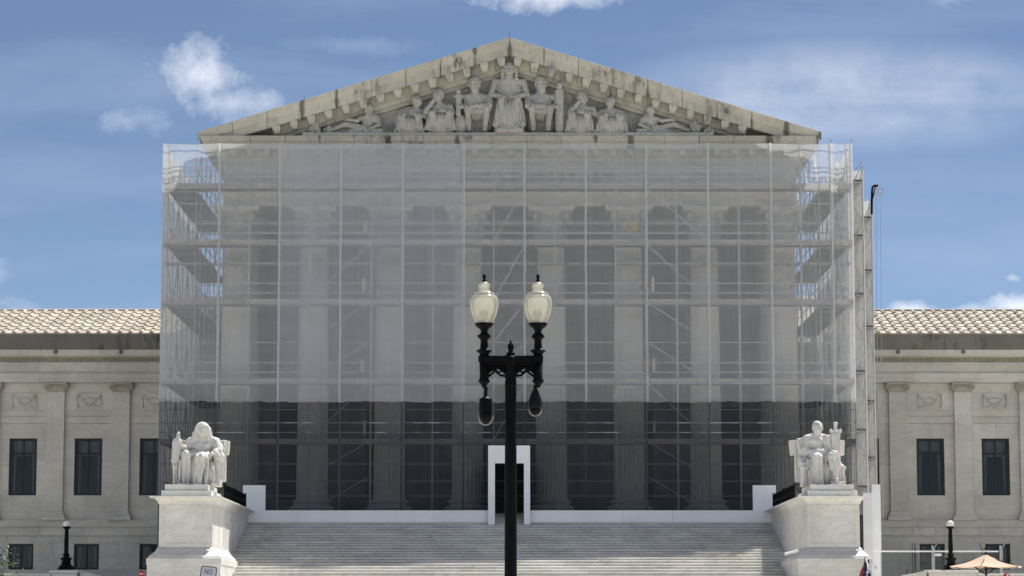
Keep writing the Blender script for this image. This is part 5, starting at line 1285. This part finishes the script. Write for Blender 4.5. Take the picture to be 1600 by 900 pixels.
def rrect(w_, h_, r):
    pts = []
    for cx_, cz_, a0 in ((w_/2-r, -r, 0), (-w_/2+r, -r, 90), (-w_/2+r, -h_+r, 180), (w_/2-r, -h_+r, 270)):
        for k in range(6): a = R(a0+18*k); pts.append((cx_+r*math.cos(a), cz_+r*math.sin(a)))
    return pts
rotm = Matrix.Translation(c0+Vector((0, 0, -.002))) @ Matrix.Rotation(R(7), 4, 'Y')
MB().prism(rrect(W_, H_, r_), -.004, .004).obj('plate', 'sign', sg, mw=rotm)
rim_o = rrect(W_-.006, H_-.006, r_); 
mm = MB().tube([(x, -.006, z-.003) for x, z in rim_o], .0075, 5, True); mm.obj('border', 'black', sg, mw=rotm)
tcu = bpy.data.curves.new('NO', 'FONT'); tcu.body = 'NO'; tcu.size = .125; tcu.align_x = 'CENTER'; tcu.extrude = .002; tcu.offset = -.0015
to = bpy.data.objects.new('tmp_text', tcu); COL.objects.link(to); bpy.context.view_layer.update()
tme = bpy.data.meshes.new_from_object(to.evaluated_get(bpy.context.evaluated_depsgraph_get())); bpy.data.objects.remove(to); tme.materials.clear(); tme.materials.append(M['black'])
letters(tme, rotm @ Matrix.Translation((-.004, -.007, -.135)) @ Matrix.Rotation(math.pi/2, 4, 'X') @ Matrix.Diagonal((.72, 1, 1, 1)), sg, 'letter')
EY = -25.0; ec = P(221, 896.5, EY); rs_ = thing('round_sign', (ec.x, EY, 1.0), 'small round red sign with a white bar left of the left pedestal', 'sign')
mm = MB().lathe([(.12, -.008), (.12, .008)], 20); MB().add([(x, z, y) for x, y, z in mm.v], mm.f).obj('disc', 'red', rs_, mw=Matrix.Translation(ec))
block('white_bar', ec.x-.075, ec.x+.075, EY-.014, EY-.009, ec.z-.018, ec.z+.018, 'wcloth', rs_); bar('post', (ec.x, EY+.03, 1.0), (ec.x, EY+.03, ec.z+.05), .02, 'iron', rs_)

# ------------------------------------------------------------------ tree at the left edge
def tree(px, py_top, Y, r, label):
    rr = random.Random(5); top = P(px, py_top, Y); base = Vector((top.x, Y, 1.0)); H = top.z-1.0
    t = thing('small_tree', base, label, 'tree'); tk = MB(); cz = top.z-r*.95; c = Vector((top.x, Y, cz))
    tk.tube([base, base+Vector((.03, 0, H*.25)), base+Vector((-.02, .02, H*.5)), c], [.07, .06, .05, .03], 8)
    tips = []
    for k in range(26):
        d = Vector((rr.gauss(0, 1), rr.gauss(0, 1), rr.gauss(.15, .8))).normalized()*r*rr.uniform(.6, 1.0); e = c+d; s0 = base+Vector((0, 0, H*rr.uniform(.35, .62)))
        tk.tube([s0, s0.lerp(e, .5)+Vector((0, 0, .08)), e], [.022, .014, .005], 5); tips.append((s0, e))
    tk.obj('trunk', 'bark', t, True); lf = MB()
    for s0, e in tips:
        for k in range(170):
            p = s0.lerp(e, rr.uniform(.45, 1.08))+Vector((rr.gauss(0, .13), rr.gauss(0, .13), rr.gauss(0, .12)))
            a = Euler((rr.uniform(-.9, .9), rr.uniform(-.9, .9), rr.uniform(0, 6.28))).to_matrix(); L = rr.uniform(.05, .085); w_ = L*.32
            lf.add([p+a @ Vector(v) for v in ((0, 0, 0), (w_, L*.5, .006), (0, L, -.012), (-w_, L*.5, .006))], [(0, 1, 2, 3)])
    lf.obj('crown', 'leaf', t)
tree(-62, 818, -80, 1.15, 'small leafy tree at the left edge before the shaded wing')
